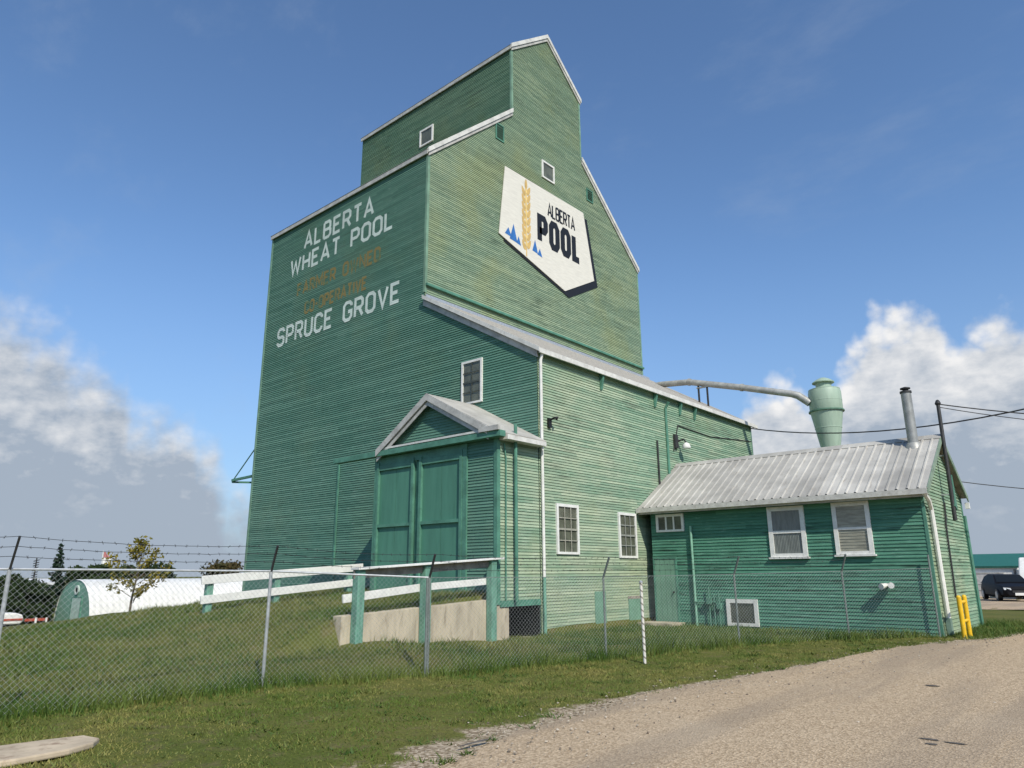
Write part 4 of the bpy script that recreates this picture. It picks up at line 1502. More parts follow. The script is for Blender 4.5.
for i in range(len(FENCE) - 1):
    A0 = Vector((*FENCE[i], FENCE_Z[i] + 0.02)); B0 = Vector((*FENCE[i + 1], FENCE_Z[i + 1] + 0.02))
    ha, hb = tops[i] - 0.02, tops[i + 1] - 0.02
    ln = (B0 - A0).length
    hh = (ha + hb) / 2
    nn = outward(i) * 0.035
    k = -int(hh / PITCH) - 1
    while k * PITCH < ln:
        for sgn in (1, -1):
            s0 = k * PITCH; s1 = s0 + hh
            # in local (s, t): t from 0 to 1
            t0, t1 = 0.0, 1.0
            if s0 < 0:
                t0 = -s0 / hh
            if s1 > ln:
                t1 = (ln - s0) / hh
            if t1 - t0 > 0.01:
                def P(t):
                    s_ = s0 + t * hh
                    q = t if sgn > 0 else 1 - t
                    hgt = ha + (hb - ha) * s_ / ln
                    return A0.lerp(B0, s_ / ln) + Vector((0, 0, q * hgt)) + nn + nn.normalized() * 0.002 * sgn
                thin(m_, P(t0), P(t1), WR)
        k += 1
m_.build('mesh_panel', GALVMESH, fen, normals=False)
for q in (0.35, 0.68, 1.0):
    m_ = MB()
    for i in range(len(FENCE) - 2):
        a = tips[i][0].lerp(tips[i][1], q); b = tips[i + 1][0].lerp(tips[i + 1][1], q)
        ln = (b - a).length
        n = int(ln / 0.14)
        pts_ = []
        for k in range(n + 1):
            t = k / n
            p = a.lerp(b, t); p.z -= (0.02 + 0.03 * q) * 4 * t * (1 - t) + random.uniform(-.004, .004)
            pts_.append(p)
            if 0 < k < n:
                for s_ in (-1, 1):
                    v = Vector((random.uniform(-1, 1), random.uniform(-1, 1), s_)).normalized() * 0.022
                    thin(m_, p - v, p + v, 0.0022)
        m_.tube(pts_, 0.0032, 4, False)
    m_.build('barbed_wire', DARKMET, fen, normals=False)


def striped():
    m, t, b = principled('spiral_striped_paint', 0.5)
    co = coords(t)
    sp = t.n('ShaderNodeSeparateXYZ')
    t.l(co, sp.inputs[0])
    ang = t.m('ARCTAN2', sp.outputs[1], sp.outputs[0])
    f = t.m('FRACT', t.m('ADD', t.m('MULTIPLY', sp.outputs[2], 9.0), t.m('MULTIPLY', ang, 1 / (2 * PI))))
    k = t.m('GREATER_THAN', f, 0.72)
    t.l(t.mix(k, (0.66, 0.63, 0.57), (0.24, 0.22, 0.18)), b.inputs['Base Color'])
    return m


gp = thing('marker_pole', (4.36, -2.55, 0.0), 'white pole with dark spiral banding standing against the chain-link fence', 'pole')
m_ = MB(); m_.tube([(4.36, -2.55, -0.05), (4.36, -2.55, 1.36)], 0.026, 12)
m_.build('shaft', striped(), gp, smooth=True)
m_ = MB(); m_.lathe((4.36, -2.55, 1.36), [(0.034, 0), (0.034, 0.02), (0.01, 0.04)], 12); m_.build('cap', GALV, gp, smooth=True)

# yellow guard beside the gas meter
yg = thing('yellow_bollard_guard', (8.0, 5.0, 0.1), 'yellow painted steel guard posts at the office corner', 'bollard')
for (y,) in ((4.85,), (5.45,)):
    m_ = MB(); m_.tube([(7.92, y, 0.0), (7.92, y, 0.97)], 0.05, 12); m_.lathe((7.92, y, 0.97), [(0.05, 0), (0.035, 0.03), (0.01, 0.04)], 12)
    m_.build('post', YELLOW, yg, smooth=True)
for z in (0.46, 0.86):
    m_ = MB(); m_.tube([(7.92, 4.85, z), (7.92, 5.45, z)], 0.035, 8); m_.build('cross_bar', YELLOW, yg, smooth=True)

# concrete slab in the lawn
m_ = MB()
sl_ = [(3.0, -12.6), (3.14, -11.80), (3.20, -11.35), (3.27, -11.08), (3.52, -11.03), (3.68, -11.14), (3.80, -11.38), (3.84, -11.80), (3.78, -12.7)]
m_.prism([(x, y, 0.0) for x, y in sl_], (0, 0, 0.055))
tag(m_.build('concrete_slab', SLABM, None, bevel=0.015), 'pale concrete slab lying flush in the lawn corner', 'slab')

# dark repaired patches on the road
TAR = plain('dark_tar', (0.11, 0.095, 0.08), 0.9, var=0.3, scale=12)


def road_patch(cx0, cy0, rx, ry, label, seed):
    m_ = MB()
    n = 22
    ring = []
    for i in range(n):
        a = 2 * PI * i / n
        r = 1 + 0.5 * noise.noise(Vector((math.cos(a) * 1.6 + seed, math.sin(a) * 1.6, seed)))
        x = cx0 + rx * r * math.cos(a); y = cy0 + ry * r * math.sin(a)
        ring.append((x, y, terrain(x, y) + 0.042))
    m_.add(ring, [tuple(range(n))])
    tag(m_.build('road_patch', TAR, None, normals=False), kind='structure')


road_patch(9.50, -6.10, 0.085, 0.03, '', 1.0)
road_patch(9.56, -6.30, 0.06, 0.03, '', 4.0)
road_patch(9.72, -6.13, 0.09, 0.03, '', 6.0)
road_patch(8.80, -2.6, 0.09, 0.05, '', 2.0)
road_patch(6.36, -8.85, 0.03, 0.2, '', 3.0)

# ------------------------------------------------------------------ quonset hut
QX, QY = -35.3, 1.5
qr, qh, qlen = 2.75, 3.0, 15.0
qz = -1.5
qh = 2.84
qu = thing('quonset_hut', (QX, QY, qz), 'long white arched metal hut with a green end wall behind the ramp', 'hut')
Q = []
n = 28
for i in range(n + 1):
    a = PI * i / n
    c, s_ = math.cos(a), math.sin(a)
    Q.append((QX + qr * math.copysign(abs(c) ** 0.85, c), qz + qh * s_ ** 0.8))
m_ = MB()
nb = 90
vs = []
for j in range(nb + 1):
    y = QY + qlen * j / nb
    b_ = 0.02 * (j % 2)
    for (x, z) in Q:
        vs.append((QX + (x - QX) * (1 + b_ / qr), y, qz + (z - qz) * (1 + b_ / qh)))
m_.add(vs, [(j * (n + 1) + i, j * (n + 1) + i + 1, (j + 1) * (n + 1) + i + 1, (j + 1) * (n + 1) + i) for j in range(nb) for i in range(n)])
m_.build('arched_roof', plain('white_corrugated_metal', (0.74, 0.73, 0.69), 0.5, 0.0, var=0.08, scale=1.2, dirt=((0.45, 0.41, 0.34), 0.35)), qu, normals=False)
m_ = MB()
m_.prism([(x, QY + 0.05, z) for x, z in Q], (0, 0.1, 0))
QG = plain('pale_green_end_wall', (0.17, 0.33, 0.245), 0.7, var=0.12, scale=1.0)
m_.build('end_wall', QG, qu)
m_ = MB(); m_.prism([(x, QY + qlen - 0.15, z) for x, z in Q], (0, 0.1, 0)); m_.build('end_wall', QG, qu)
m_ = MB(); m_.box(QX - 0.1, QX + 1.2, QY - 0.02, QY + 0.05, qz, qz + 1.85)
qd = m_.build('door', plain('pale_door_paint', (0.42, 0.55, 0.47), 0.6), qu)
m_ = MB(); m_.box(QX - 0.2, QX - 0.105, QY - 0.03, QY + 0.05, qz, qz + 1.92); m_.box(QX + 1.205, QX + 1.3, QY - 0.03, QY + 0.05, qz, qz + 1.92); m_.box(QX - 0.105, QX + 1.205, QY - 0.03, QY + 0.05, qz + 1.853, qz + 1.92); m_.build('door_frame', GREEN_TRIM, qd)
m_ = MB()
for i in range(16):
    a0 = 2 * PI * i / 16; a1 = 2 * PI * (i + 1) / 16
    c = (QX + 0.3, QY, qz + 2.28)
    pts_ = [(c[0] + r * math.cos(a) * 1.3, QY - 0.02, c[2] + r * math.sin(a)) for a in (a0, a1) for r in (0.16, 0.26)]
    m_.prism([pts_[0], pts_[2], pts_[3], pts_[1]], (0, 0.07, 0))
qv = m_.build('round_vent', plain('pale_vent_ring', (0.5, 0.58, 0.52), 0.6), qu)
m_ = MB(); m_.prism([(QX + 0.3 + 0.2 * math.cos(2 * PI * i / 16), QY + 0.01, qz + 2.28 + 0.155 * math.sin(2 * PI * i / 16)) for i in range(16)], (0, 0.035, 0))
m_.build('fan_opening', DARKIN, qv)


# ------------------------------------------------------------------ trees and bushes
def np_mesh(name, verts, faces_n, mat, parent=None, tint=None):
    """triangle soup: verts (N,3), each face uses faces_n consecutive verts"""
    off = np.array(wloc(parent)) if parent is not None else 0
    me = bpy.data.meshes.new(name)
    v = (verts - off).astype(np.float32)
    nv = len(v); nf = nv // faces_n
    me.vertices.add(nv); me.loops.add(nv); me.polygons.add(nf)
    me.vertices.foreach_set('co', v.ravel())
    me.loops.foreach_set('vertex_index', np.arange(nv, dtype=np.int32))
    me.polygons.foreach_set('loop_start', np.arange(0, nv, faces_n, dtype=np.int32))
    me.update(calc_edges=True)
    if tint is not None:
        at = me.attributes.new('tint', 'FLOAT', 'POINT')
        at.data.foreach_set('value', np.repeat(tint, faces_n).astype(np.float32))
    me.materials.append(mat)
    o = bpy.data.objects.new(name, me)
    COL.objects.link(o)
    if parent is not None:
        o.parent = parent
    return o


def leaves(centers, size, n_each, spread, flat=0.7):
    """random quads round clump centres"""
    out = []; tint = []
    for c, r in centers:
        n = max(4, int(n_each * r * r / (spread * spread)))
        p = rng.normal(size=(n, 3)); p /= np.linalg.norm(p, axis=1)[:, None]
        p *= (rng.random((n, 1)) ** 0.45) * r
        p[:, 2] *= flat
        p += np.array(c)
        tn = rng.random() * 0.5
        a = rng.normal(size=(n, 3)); a /= np.linalg.norm(a, axis=1)[:, None]
        b = rng.normal(size=(n, 3)); b -= a * np.sum(a * b, axis=1)[:, None]; b /= np.linalg.norm(b, axis=1)[:, None]
        s = size * (0.6 + 0.8 * rng.random((n, 1)))
        q = np.stack([p - a * s, p + b * s * 0.55, p + a * s, p - b * s * 0.55], axis=1)
        out.append(q.reshape(-1, 3)); tint.append(np.clip(tn + 0.5 * rng.random(n), 0, 1))
    return np.concatenate(out), np.concatenate(tint)


LEAF_Y = leaf_mat('yellowing_leaves', (0.11, 0.125, 0.022), (0.36, 0.27, 0.04))
LEAF_D = leaf_mat('dark_leaves', (0.018, 0.038, 0.012), (0.05, 0.075, 0.022))
LEAF_B = leaf_mat('brownish_leaves', (0.06, 0.065, 0.022), (0.14, 0.10, 0.04))
LEAF_S = leaf_mat('spruce_needles', (0.012, 0.032, 0.018), (0.03, 0.06, 0.03))
BARK = plain('bark', (0.11, 0.085, 0.06), 0.9, var=0.3, scale=9)

# the young tree
tx, ty = -21.0, -1.1
tz = terrain(tx, ty)
yt = thing('young_tree', (tx, ty, tz), 'young tree with sparse yellowing leaves in front of the white arched hut', 'tree')
m_ = MB()
m_.tube([(tx, ty, tz - 0.1), (tx + 0.03, ty + 0.02, tz + 1.2), (tx + 0.1, ty + 0.12, tz + 2.4), (tx + 0.12, ty + 0.2, tz + 3.4)], [0.055, 0.045, 0.03, 0.012], 8)
cl = []
for k in range(25):
    z = tz + 1.35 + 2.05 * (k / 24.0)
    a = k * 2.4
    rr = (1.2 * math.sin(PI * min(1, 0.22 + 0.8 * k / 24.0)) + 0.1) * (0.55 + 0.5 * random.random())
    e = Vector((tx + 0.08 + rr * math.cos(a), ty + 0.1 + rr * math.sin(a), z + 0.25))
    s_ = Vector((tx + 0.06, ty + 0.08, z - 0.25))
    m_.tube([s_, s_.lerp(e, 0.55) + Vector((0, 0, 0.06)), e], [0.016, 0.011, 0.005], 5)
    cl.append((tuple(e), 0.22 + 0.16 * random.random()))
    cl.append((tuple(s_.lerp(e, 0.62)), 0.20))
e = Vector((tx + 0.35, ty + 0.75, tz + 3.25))
m_.tube([(tx + 0.1, ty + 0.12, tz + 2.0), (tx + 0.28, ty + 0.55, tz + 2.6), e], [0.02, 0.012, 0.005], 5)
for q in (0.55, 0.75, 0.9, 1.0):
    cl.append((tuple(Vector((tx + 0.12, ty + 0.2, tz + 2.2)).lerp(e, q)), 0.18))
for q in (3.3, 3.5, 3.62):
    cl.append(((tx + 0.1 + random.uniform(-.2, .2), ty + 0.1 + random.uniform(-.25, .1), tz + q), 0.16))
m_.build('trunk', BARK, yt, smooth=True)
v, tn = leaves(cl, 0.075, 30, 0.3, 0.75)
np_mesh('crown', v, 4, LEAF_Y, yt, tn)


def bush(x, y, h, r, mat, label, cat='bush', name='bush', n=46, size=0.11, trunk=False, group=None, z=None):
    z = terrain(x, y) if z is None else z
    t = thing(name, (x, y, z), label, cat, group)
    cl = []
    for k in range(n):
        a = random.random() * 2 * PI
        u = random.random()
        rr = r * math.sqrt(random.random()) * (1 - 0.55 * u * u)
        cl.append(((x + rr * math.cos(a), y + rr * math.sin(a), z + (0.25 if trunk else 0.08) * h + u * h * (0.7 if trunk else 0.86)), r * random.uniform(0.2, 0.38)))
    v, tn = leaves(cl, size, 60, r * 0.3, 0.8)
    np_mesh('crown', v, 4, mat, t, tn)
    m_ = MB()
    m_.tube([(x, y, z - 0.1), (x + 0.05, y, z + h * 0.35), (x + 0.08, y + 0.05, z + h * 0.75)], [r * 0.10, r * 0.07, r * 0.02], 7)
    for k in range(5):
        a = k * 1.3
        m_.tube([(x + 0.04, y, z + h * 0.3), (x + r * 0.6 * math.cos(a), y + r * 0.6 * math.sin(a), z + h * 0.62)], [r * 0.045, r * 0.012], 5)
    m_.build('trunk', BARK, t, smooth=True)
    return t


BG = 'dark bushes beside the arched hut'
bush(-27.8, -4.1, 1.75, 1.0, LEAF_D, 'low dark bush directly behind the white red-striped trailer', n=60, group=BG)
bush(-31.0, -2.9, 2.3, 0.95, LEAF_D, 'dark bush rising behind the red rail on white posts', n=64, group=BG)
bush(-34.2, -1.2, 2.7, 1.1, LEAF_D, 'tallest dark bush in front of the spruce', n=70, group=BG)
bush(-37.5, 0.1, 2.5, 1.15, LEAF_D, 'dark bush touching the green end wall of the arched hut', n=70, group=BG)
bush(-48.0, 16.8, 4.0, 2.0, LEAF_B, 'rounded brownish tree showing over the white hut roof', 'tree', 'round_tree', n=60, size=0.16, trunk=True, z=-1.3)
tb = [(-60, 11.2, 3.8, 2.0), (-58, 13.2, 3.6, 1.8), (-58.5, 9.6, 3.5, 1.6), (-56.5, 15.2, 3.75, 1.9)]
for (x, y, h, r), lb in zip(tb, ('dark far tree just right of the spruce above the hut', 'dark far tree above the middle of the hut roof', 'low dark far tree between the spruce and the hut', 'dark far tree behind the young yellowing tree')):
    bush(x, y, h, r, LEAF_D, lb, 'tree', 'distant_tree', n=46, size=0.2, trunk=True, z=-1.35, group='far dark trees on the skyline')
bush(-62, 5.0, 3.0, 1.6, LEAF_D, 'small dark far tree beside the thin radio mast', 'tree', 'distant_tree', n=40, size=0.2, trunk=True, z=-1.35, group='far dark trees on the skyline')

# spruce
sx_, sy_, sz_ = -58.0, 7.55, -1.35
sp_ = thing('spruce_tree', (sx_, sy_, sz_), 'narrow pointed dark spruce rising above the bushes', 'tree')
cl = []
SH = 5.6
for k in range(90):
    u = (k / 89.0) ** 0.8
    rr = 0.95 * (1 - u) * math.sqrt(random.random()) + 0.05
    a = random.random() * 2 * PI
    cl.append(((sx_ + rr * math.cos(a), sy_ + rr * math.sin(a), sz_ + 0.5 + (SH - 0.6) * u), 0.30 * (1 - u) + 0.09))
v, tn = leaves(cl, 0.11, 50, 0.3, 0.7)
np_mesh('crown', v, 4, LEAF_S, sp_, tn)
m_ = MB(); m_.tube([(sx_, sy_, sz_), (sx_, sy_, sz_ + SH - 0.3)], [0.12, 0.02], 7); m_.build('trunk', BARK, sp_)

# far left bits
ap = thing('radio_mast', (-61.5, 6.9, -1.35), 'thin far mast with a dark ragged top left of the spruce', 'mast')
m_ = MB(); m_.tube([(-61.5, 6.9, -1.35), (-61.5, 6.9, 3.1)], [0.09, 0.05], 6); m_.build('pole', DARKMET, ap)
m_ = MB()
for k in range(9):
    z = 1.2 + k * 0.2
    m_.tube([(-61.5 - 0.18, 6.9 - .15, z), (-61.5 + 0.16, 6.9 + .17, z + 0.12)], 0.04, 5)
m_.build('aerial_arms', DARKMET, ap)
fg = thing('flag_pole', (-62.0, 12.35, -1.35), 'far pole with a small red and white flag above the hut', 'flag')
m_ = MB(); m_.tube([(-62, 12.35, -1.35), (-62, 12.35, 3.8)], 0.04, 6); m_.build('pole', WHITE, fg)
m_ = MB()
for (z0, z1, d0, d1) in ((2.55, 3.15, 0.45, 0.3),):
    vs = []
    for i in range(9):
        u = i / 8
        vs += [(-62 + 0.02 + 0.5 * u, 12.4 + 0.55 * u + 0.06 * math.sin(u * 6), z0 - 0.15 * u), (-62 + 0.02 + 0.5 * u, 12.4 + 0.55 * u + 0.06 * math.sin(u * 6), z1 - 0.05 * u)]
    m_.add(vs, [(2 * i, 2 * i + 2, 2 * i + 3, 2 * i + 1) for i in range(8)])
m_.build('white_cloth', WHITE, fg, normals=False)
m_ = MB()
vs = []
for i in range(9):
    u = i / 8
    vs += [(-62 + 0.02 + 0.45 * u, 12.4 + 0.45 * u + 0.06 * math.sin(u * 6), 3.2 - 0.05 * u), (-62 + 0.02 + 0.3 * u, 12.4 + 0.3 * u + 0.06 * math.sin(u * 6), 3.75 - 0.35 * u)]
m_.add(vs, [(2 * i, 2 * i + 2, 2 * i + 3, 2 * i + 1) for i in range(8)])
m_.build('red_cloth', plain('red_cloth_dye', (0.42, 0.16, 0.15), 0.8), fg, normals=False)

fb = thing('white_shed', (-66.5, 6.8, -1.35), 'low white far building behind the dark bushes', 'shed')
m_ = MB(); m_.box(-69, -64.5, 4.6, 9.2, -1.5, 0.75); m_.build('wall', plain('white_far_wall', (.7, .7, .68), .7), fb)
m_ = MB(); m_.prism([(-64.3, 4.3, 0.752), (-69.2, 4.3, 0.752), (-69.2, 4.3, 1.0), (-66.7, 4.3, 1.35), (-64.3, 4.3, 1.0)], (0, 5.2, 0)); m_.build('roof', plain('pale_far_roof', (.6, .6, .6), .6), fb)
m_ = MB(); m_.box(-64.498, -64.45, 5.2, 8.6, 0.2, 0.32); m_.build('window', DARKIN, fb)

# white boat-shaped trailer with a red stripe, and a red barrier at far left
tr = thing('parked_trailer', (-26.9, -3.95, -0.8), 'white rounded trailer with a red stripe in front of dark bushes', 'trailer')
m_ = MB()
m_.prism([(-27.0, -5.4, -0.45), (-27.0, -3.55, -0.45), (-27.0, -3.42, -0.28), (-27.0, -3.5, -0.06), (-27.0, -3.75, 0.02), (-27.0, -5.4, 0.04)], (1.0, 0, 0))
m_.build('body', WHITE, tr, bevel=0.06)
m_ = MB(); m_.box(-25.997, -25.97, -5.38, -3.48, -0.29, -0.21); m_.build('stripe', plain('red_stripe_paint', (.38, .07, .04), .5), tr)
for y in (-4.9, -4.2):
    m_ = MB(); m_.tube([(-26.0, y, -0.62), (-25.85, y, -0.62)], 0.22, 14); m_.build('wheel', BLACKP, tr)
ba = thing('red_barrier', (-25.6, -3.1, -0.85), 'low red rail on white posts beside the white trailer', 'barrier')
m_ = MB(); m_.box(-25.66, -25.6, -3.5, -2.62, -0.33, -0.22); m_.build('rail', plain('red_rail_paint', (.36, .075, .045), .6), ba)
for y in (-3.1,):
    m_ = MB(); m_.tube([(-25.56, y, -1.0), (-25.56, y, -0.18)], 0.045, 8); m_.build('post', WHITE, ba)
m_ = MB(); m_.tube([(-25.56, -2.70, -1.0), (-25.56, -2.70, -0.2)], 0.04, 8); m_.build('post', WHITE, ba)

# ------------------------------------------------------------------ right background: green-roofed shed and black car
bs = thing('roofed_shed', (1.0, 47.0, -0.3), 'white walled shed with a dark green roof behind the black car', 'shed')
SY = 45.3
m_ = MB(); m_.box(-6.0, 4.2, SY, SY + 7, -0.6, 1.78)
m_.build('wall', plain('pale_grey_wall', (0.80, 0.785, 0.75), 0.7, var=0.06), bs)
m_ = MB()
slope_slab(m_, [(-6.3, SY - 0.10, 1.75), (4.42, SY - 0.10, 1.75)], [(-6.3, SY + 3.5, 2.62), (4.42, SY + 3.5, 2.62)], (0, -0.25, 1), 0.07)
slope_slab(m_, [(-6.3, SY + 7.35, 1.68), (4.42, SY + 7.35, 1.68)], [(-6.3, SY + 3.5, 2.622), (4.42, SY + 3.5, 2.622)], (0, 0.25, 1), 0.07)
m_.build('roof', plain('dark_green_roofing', (0.022, 0.13, 0.095), 0.5, var=0.1), bs)
m_ = MB(); m_.box(-6.3, 4.42, SY - 0.15, SY - 0.105, 1.69, 1.82); m_.build('eave_board', plain('green_eave_paint', (.02, .10, .075), .5), bs)
m_ = MB(); m_.box(1.75, 3.4, SY - 0.05, SY - 0.002, -0.55, 1.32); dd = m_.build('garage_door', plain('grey_garage_door', (.5, .485, .47), .6), bs)
m_ = MB(); m_.box(1.67, 1.748, SY - 0.08, SY - 0.001, -0.55, 1.40); m_.box(3.402, 3.48, SY - 0.08, SY - 0.001, -0.55, 1.40); m_.box(1.749, 3.401, SY - 0.08, SY - 0.001, 1.325, 1.40)
m_.build('door_frame', GREYTRIM, dd)
m_ = MB()
for k in range(3):
    m_.box(1.76, 3.39, SY - 0.06, SY - 0.051, -0.2 + 0.4 * k, -0.18 + 0.4 * k)
m_.build('panel_joint', DARKMET, dd)
m_ = MB(); m_.box(4.03, 4.16, SY - 0.06, SY - 0.002, -0.6, 1.6); m_.build('downspout', plain('dark_downspout', (.12, .12, .12), .5), bs)

wt = thing('white_van', (5.9, 42.0, -0.3), 'white high-sided van parked behind the black car', 'van')
m_ = MB()
m_.prism([(4.9, 39.9, 0.2), (4.9, 46, 0.2), (4.9, 46, 2.3), (4.9, 41.1, 2.3), (4.9, 40.1, 1.4), (4.9, 39.8, 0.9)], (2.0, 0, 0))
m_.build('body', WHITE, wt, bevel=0.08)
m_ = MB(); m_.box(5.0, 5.88, 39.76, 39.79, 0.3, 0.88); m_.box(5.92, 6.8, 39.76, 39.79, 0.3, 0.88); m_.build('rear_door', WHITE, wt)
for y in (40.8, 44.9):
    for x in (4.85, 6.75):
        m_ = MB(); m_.tube([(x, y, 0.06), (x + 0.2, y, 0.06)], 0.36, 16); m_.build('wheel', BLACKP, wt)


def make_car():
    cx0, cy0 = 4.72, 36.2
    zc = terrain(cx0, cy0) + 0.05
    car = bpy.data.objects.new('parked_car', None)
    COL.objects.link(car)
    tag(car, 'black parked car facing the road in front of the green-roofed shed', 'car')
    CARP, t_, b_ = principled('black_car_paint', 0.55, 0, 0.15)
    b_.inputs['Base Color'].default_value = (0.006, 0.006, 0.008, 1)
    # stations along the length (front at -y): y, half width, sill z, shoulder z
    st = [(-2.25, 0.62, 0.32, 0.62), (-2.12, 0.80, 0.24, 0.76), (-1.5, 0.89, 0.20, 0.88), (-0.7, 0.91, 0.20, 0.94), (0.6, 0.91, 0.20, 0.95), (1.6, 0.90, 0.22, 0.97), (2.1, 0.82, 0.28, 0.95), (2.25, 0.68, 0.36, 0.85)]
    m_ = MB()
    vs = []
    for (y, hw, z0, z1) in st:
        zm = (z0 + z1) / 2
        vs += [(-hw * 0.86, y, z0), (-hw, y, z0 + 0.12), (-hw, y, zm + 0.08), (-hw * 0.9, y, z1), (0, y, z1 + 0.03), (hw * 0.9, y, z1), (hw, y, zm + 0.08), (hw, y, z0 + 0.12), (hw * 0.86, y, z0)]
    k = 9
    fs = [(i * k + j, i * k + (j + 1) % k, (i + 1) * k + (j + 1) % k, (i + 1) * k + j) for i in range(len(st) - 1) for j in range(k)]
    fs += [tuple(range(k)), tuple(range((len(st) - 1) * k, len(st) * k))]
    m_.add(vs, fs)
    m_.build('body', CARP, car, smooth=True)
    m_ = MB()
    cab = [(-0.95, 0.80, 0.955), (-0.15, 0.66, 1.38), (0.9, 0.64, 1.42), (1.75, 0.66, 1.28), (2.1, 0.74, 0.97)]
    vs = []
    for y, hw, z in cab:
        vs += [(-0.82, y, 0.93), (-hw, y, z), (hw, y, z), (0.82, y, 0.93)]
    m_.add(vs, [(i * 4 + j, i * 4 + (j + 1) % 4, (i + 1) * 4 + (j + 1) % 4, (i + 1) * 4 + j) for i in range(4) for j in range(4)] + [(0, 1, 2, 3), (16, 17, 18, 19)])
    cabo = m_.build('cabin', CARP, car)
    GL, t_, b_ = principled('dark_car_glass', 0.3, 0, 0.15)
    b_.inputs['Base Color'].default_value = (0.01, 0.012, 0.013, 1)
    m_ = MB(); m_.add([(-0.72, -0.90, 1.005), (0.72, -0.90, 1.005), (0.60, -0.20, 1.375), (-0.60, -0.20, 1.375)], [(0, 1, 2, 3)]); m_.build('windscreen', GL, car, normals=False)
    for s_ in (-1, 1):
        m_ = MB(); m_.tube([(s_ * 0.72, -1.4, 0.32), (s_ * 0.93, -1.4, 0.32)], 0.32, 18); w1 = m_.build('wheel', BLACKP, car, smooth=True)
        m_ = MB(); m_.tube([(s_ * 0.931, -1.4, 0.32), (s_ * 0.95, -1.4, 0.32)], 0.2, 14); m_.build('rim', GALV, w1)
        m_ = MB(); m_.tube([(s_ * 0.72, 1.4, 0.32), (s_ * 0.93, 1.4, 0.32)], 0.32, 18); w2 = m_.build('wheel', BLACKP, car, smooth=True)
        m_ = MB(); m_.tube([(s_ * 0.931, 1.4, 0.32), (s_ * 0.95, 1.4, 0.32)], 0.2, 14); m_.build('rim', GALV, w2)
        m_ = MB(); m_.prism([(s_ * 0.42, -2.27, 0.60), (s_ * 0.74, -2.19, 0.61), (s_ * 0.76, -2.14, 0.73), (s_ * 0.44, -2.23, 0.70)], (0, 0.05, 0)); m_.build('headlight', plain('headlight_lens', (.6, .62, .62), .15), car)
    m_ = MB(); m_.box(-0.38, 0.38, -2.275, -2.255, 0.46, 0.58); m_.build('grille', DARKMET, car)
    m_ = MB(); m_.box(-0.28, 0.28, -2.29, -2.276, 0.32, 0.455); m_.build('licence_plate', WHITE, car)
    car.location = (cx0, cy0, zc)
    car.rotation_euler = (0, 0, math.radians(22))


make_car()

# ------------------------------------------------------------------ grass
def grass_patch(name, n, sampler, hmin, hmax, wdt, mat, lean=0.45):
    P = sampler(n)
    n = len(P)
    z = np.array([bumpy(x, y) for x, y in P])
    h = (hmin + (hmax - hmin) * rng.random(n) ** 1.6)
    # shorter and taller drifts
    k = np.array([0.65 + 0.9 * max(0, 0.5 + nz(x, y, 1.3, 9)) for x, y in P])
    h *= k
    a = rng.random(n) * 2 * PI
    w_ = wdt * (0.6 + 0.8 * rng.random(n))
    lx = rng.normal(size=n) * lean * h; ly = rng.normal(size=n) * lean * h
    base = np.stack([P[:, 0], P[:, 1], z - 0.01], 1)
    dx = np.stack([np.cos(a) * w_, np.sin(a) * w_, np.zeros(n)], 1)
    tip = base + np.stack([lx, ly, h], 1)
    v = np.stack([base - dx, base + dx, tip], 1).reshape(-1, 3)
    big = np.array([nz(x, y, 0.7, 12) for x, y in P])
    big2 = np.array([nz(x, y, 2.3, 31) for x, y in P])
    tint = np.clip(0.42 + 0.8 * big + 0.7 * big2 + 0.28 * rng.normal(size=n), 0, 1)
    o = np_mesh(name, v, 3, mat, None, tint)
    tag(o, kind='stuff')
    return o


GR_L = leaf_mat('lawn_blades', (0.085, 0.135, 0.018), (0.25, 0.225, 0.065), 0)
GR_M = leaf_mat('rough_grass_blades', (0.055, 0.11, 0.017), (0.17, 0.17, 0.05), 0)
GR_T = leaf_mat('tall_grass_blades', (0.045, 0.10, 0.014), (0.13, 0.165, 0.034), 0)


def in_slab(x, y):
    c = False
    n = len(sl_)
    for i in range(n):
        (xa, ya), (xb, yb) = sl_[i], sl_[(i + 1) % n]
        if (ya > y) != (yb > y) and x < (xb - xa) * (y - ya) / (yb - ya) + xa:
            c = not c
    return c


def s_lawn(n):
    out = []
    y = rng.uniform(-14.0, 4.6, n * 4); u = rng.random(n * 4)
    for yy, uu in zip(y, u):
        x0, x1 = fence_x(yy) - 0.3, road_x(yy) + 0.12
        w_ = x1 - x0
        if rng.random() > w_ / 5.0:
            continue
        x = x0 + uu * w_
        g = gravel_amount(x, yy)
        if rng.random() < g * 1.05 - 0.05 + max(0, 0.9 * nz(x, yy, 0.9, 21) - 0.35):
            continue
        if in_slab(x, yy) and rng.random() < 0.985:
            continue
        out.append((x, yy))
        if len(out) >= n:
            break
    return np.array(out)


def s_fence(n):
    out = []
    for _ in range(n):
        y = rng.uniform(-14, 4.6)
        x = fence_x(y) + rng.normal() * 0.22 - 0.08
        if x < 0.28 and y > -5.9:
            continue
        out.append((x, y))
    return np.array(out)


def s_mound(n):
    out = []
    while len(out) < n:
        y = rng.uniform(-14, -0.1); x = rng.uniform(-9, 2.6)
        if x > fence_x(y):
            continue
        if -0.06 < x < 0.32 and y > -6.0:
            continue
        if x > -4.6 and y > PD - 0.02 and x < 0.3:
            continue
        out.append((x, y))
    return np.array(out)


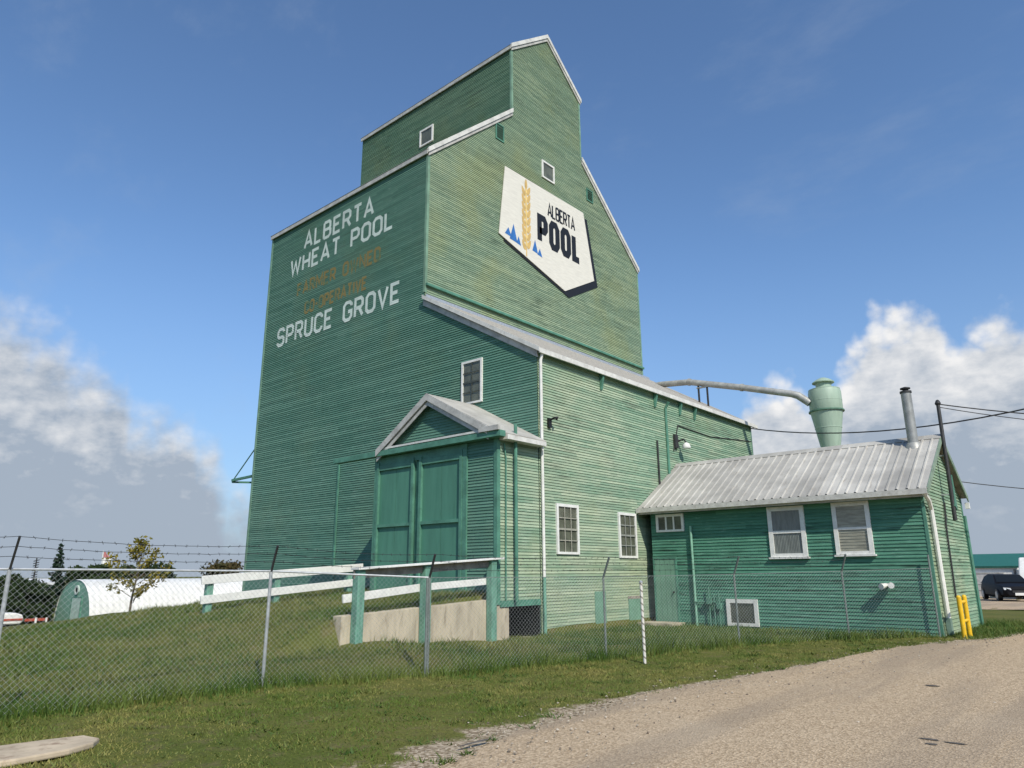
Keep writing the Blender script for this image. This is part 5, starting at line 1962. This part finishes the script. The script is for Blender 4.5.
def s_base(n):
    out = []
    while len(out) < n:
        y = rng.uniform(-1.5, 12); x = rng.uniform(0.05, 9.2)
        if 0.25 < x < 7.55 and y > 4.84:
            continue
        if x > road_x(y) + 0.05 or x > 7.5 and y > 11:
            continue
        if 0.16 < x < 1.25 and 4.05 < y < 4.8:
            continue
        if x > fence_x(y) and y < 4.6:
            continue
        out.append((x, y))
    return np.array(out)


grass_patch('lawn_grass', 150000, s_lawn, 0.010, 0.040, 0.006, GR_L, 0.7)
grass_patch('fence_line_grass', 20000, s_fence, 0.06, 0.24, 0.006, GR_T, 0.35)
grass_patch('embankment_grass', 75000, s_mound, 0.03, 0.13, 0.009, GR_M, 0.5)
def s_weeds(n):
    out = []
    while len(out) < n:
        y = rng.uniform(-13.8, 3.5)
        x0, x1 = fence_x(y) - 0.2, road_x(y) + 0.1
        x = rng.uniform(x0, x1)
        if in_slab(x, y):
            continue
        k = 26
        r = rng.uniform(0.03, 0.11)
        for _ in range(k):
            out.append((x + rng.normal() * r, y + rng.normal() * r))
    return np.array(out)


grass_patch('clover_and_weeds', 8000, s_weeds, 0.02, 0.055, 0.013, leaf_mat('weed_leaves', (0.05, 0.095, 0.016), (0.14, 0.155, 0.035), 0), 1.1)
grass_patch('yard_grass', 26000, s_base, 0.03, 0.13, 0.007, GR_T, 0.5)


# loose stones along the ragged road edge
def make_stones():
    ico = bmesh.new()
    bmesh.ops.create_icosphere(ico, subdivisions=1, radius=1.0)
    V = np.array([v.co[:] for v in ico.verts]); Fc = np.array([[v.index for v in f.verts] for f in ico.faces])
    ico.free()
    vs = []; fs = []; tn = []
    n = 0
    while n < 2200:
        y = -13.5 + 21 * rng.random() ** 1.3
        e = rng.normal() * 0.45 - 0.25 if rng.random() < 0.72 else -abs(rng.normal()) * 1.8
        x = road_x(y) - e
        r = 0.005 + 0.012 * rng.random() ** 3
        if e > 0.7:
            continue
        sc = r * (0.7 + 0.6 * rng.random(3)); sc[2] *= 0.65
        z = terrain(x, y) + (0.03 if e < 0 else 0.012) + sc[2] * 0.3
        a = rng.random() * 6.28
        p = V * sc * (0.85 + 0.3 * rng.random((len(V), 1)))
        q = np.stack([p[:, 0] * math.cos(a) - p[:, 1] * math.sin(a), p[:, 0] * math.sin(a) + p[:, 1] * math.cos(a), p[:, 2]], 1) + np.array([x, y, z])
        vs.append(q[Fc].reshape(-1, 3)); tn.append(np.full(len(Fc), rng.random()))
        n += 1
    o = np_mesh('loose_gravel', np.concatenate(vs), 3, leaf_mat('stone', (0.16, 0.125, 0.09), (0.56, 0.49, 0.39), 0), None, np.concatenate(tn))
    tag(o, kind='stuff')


make_stones()
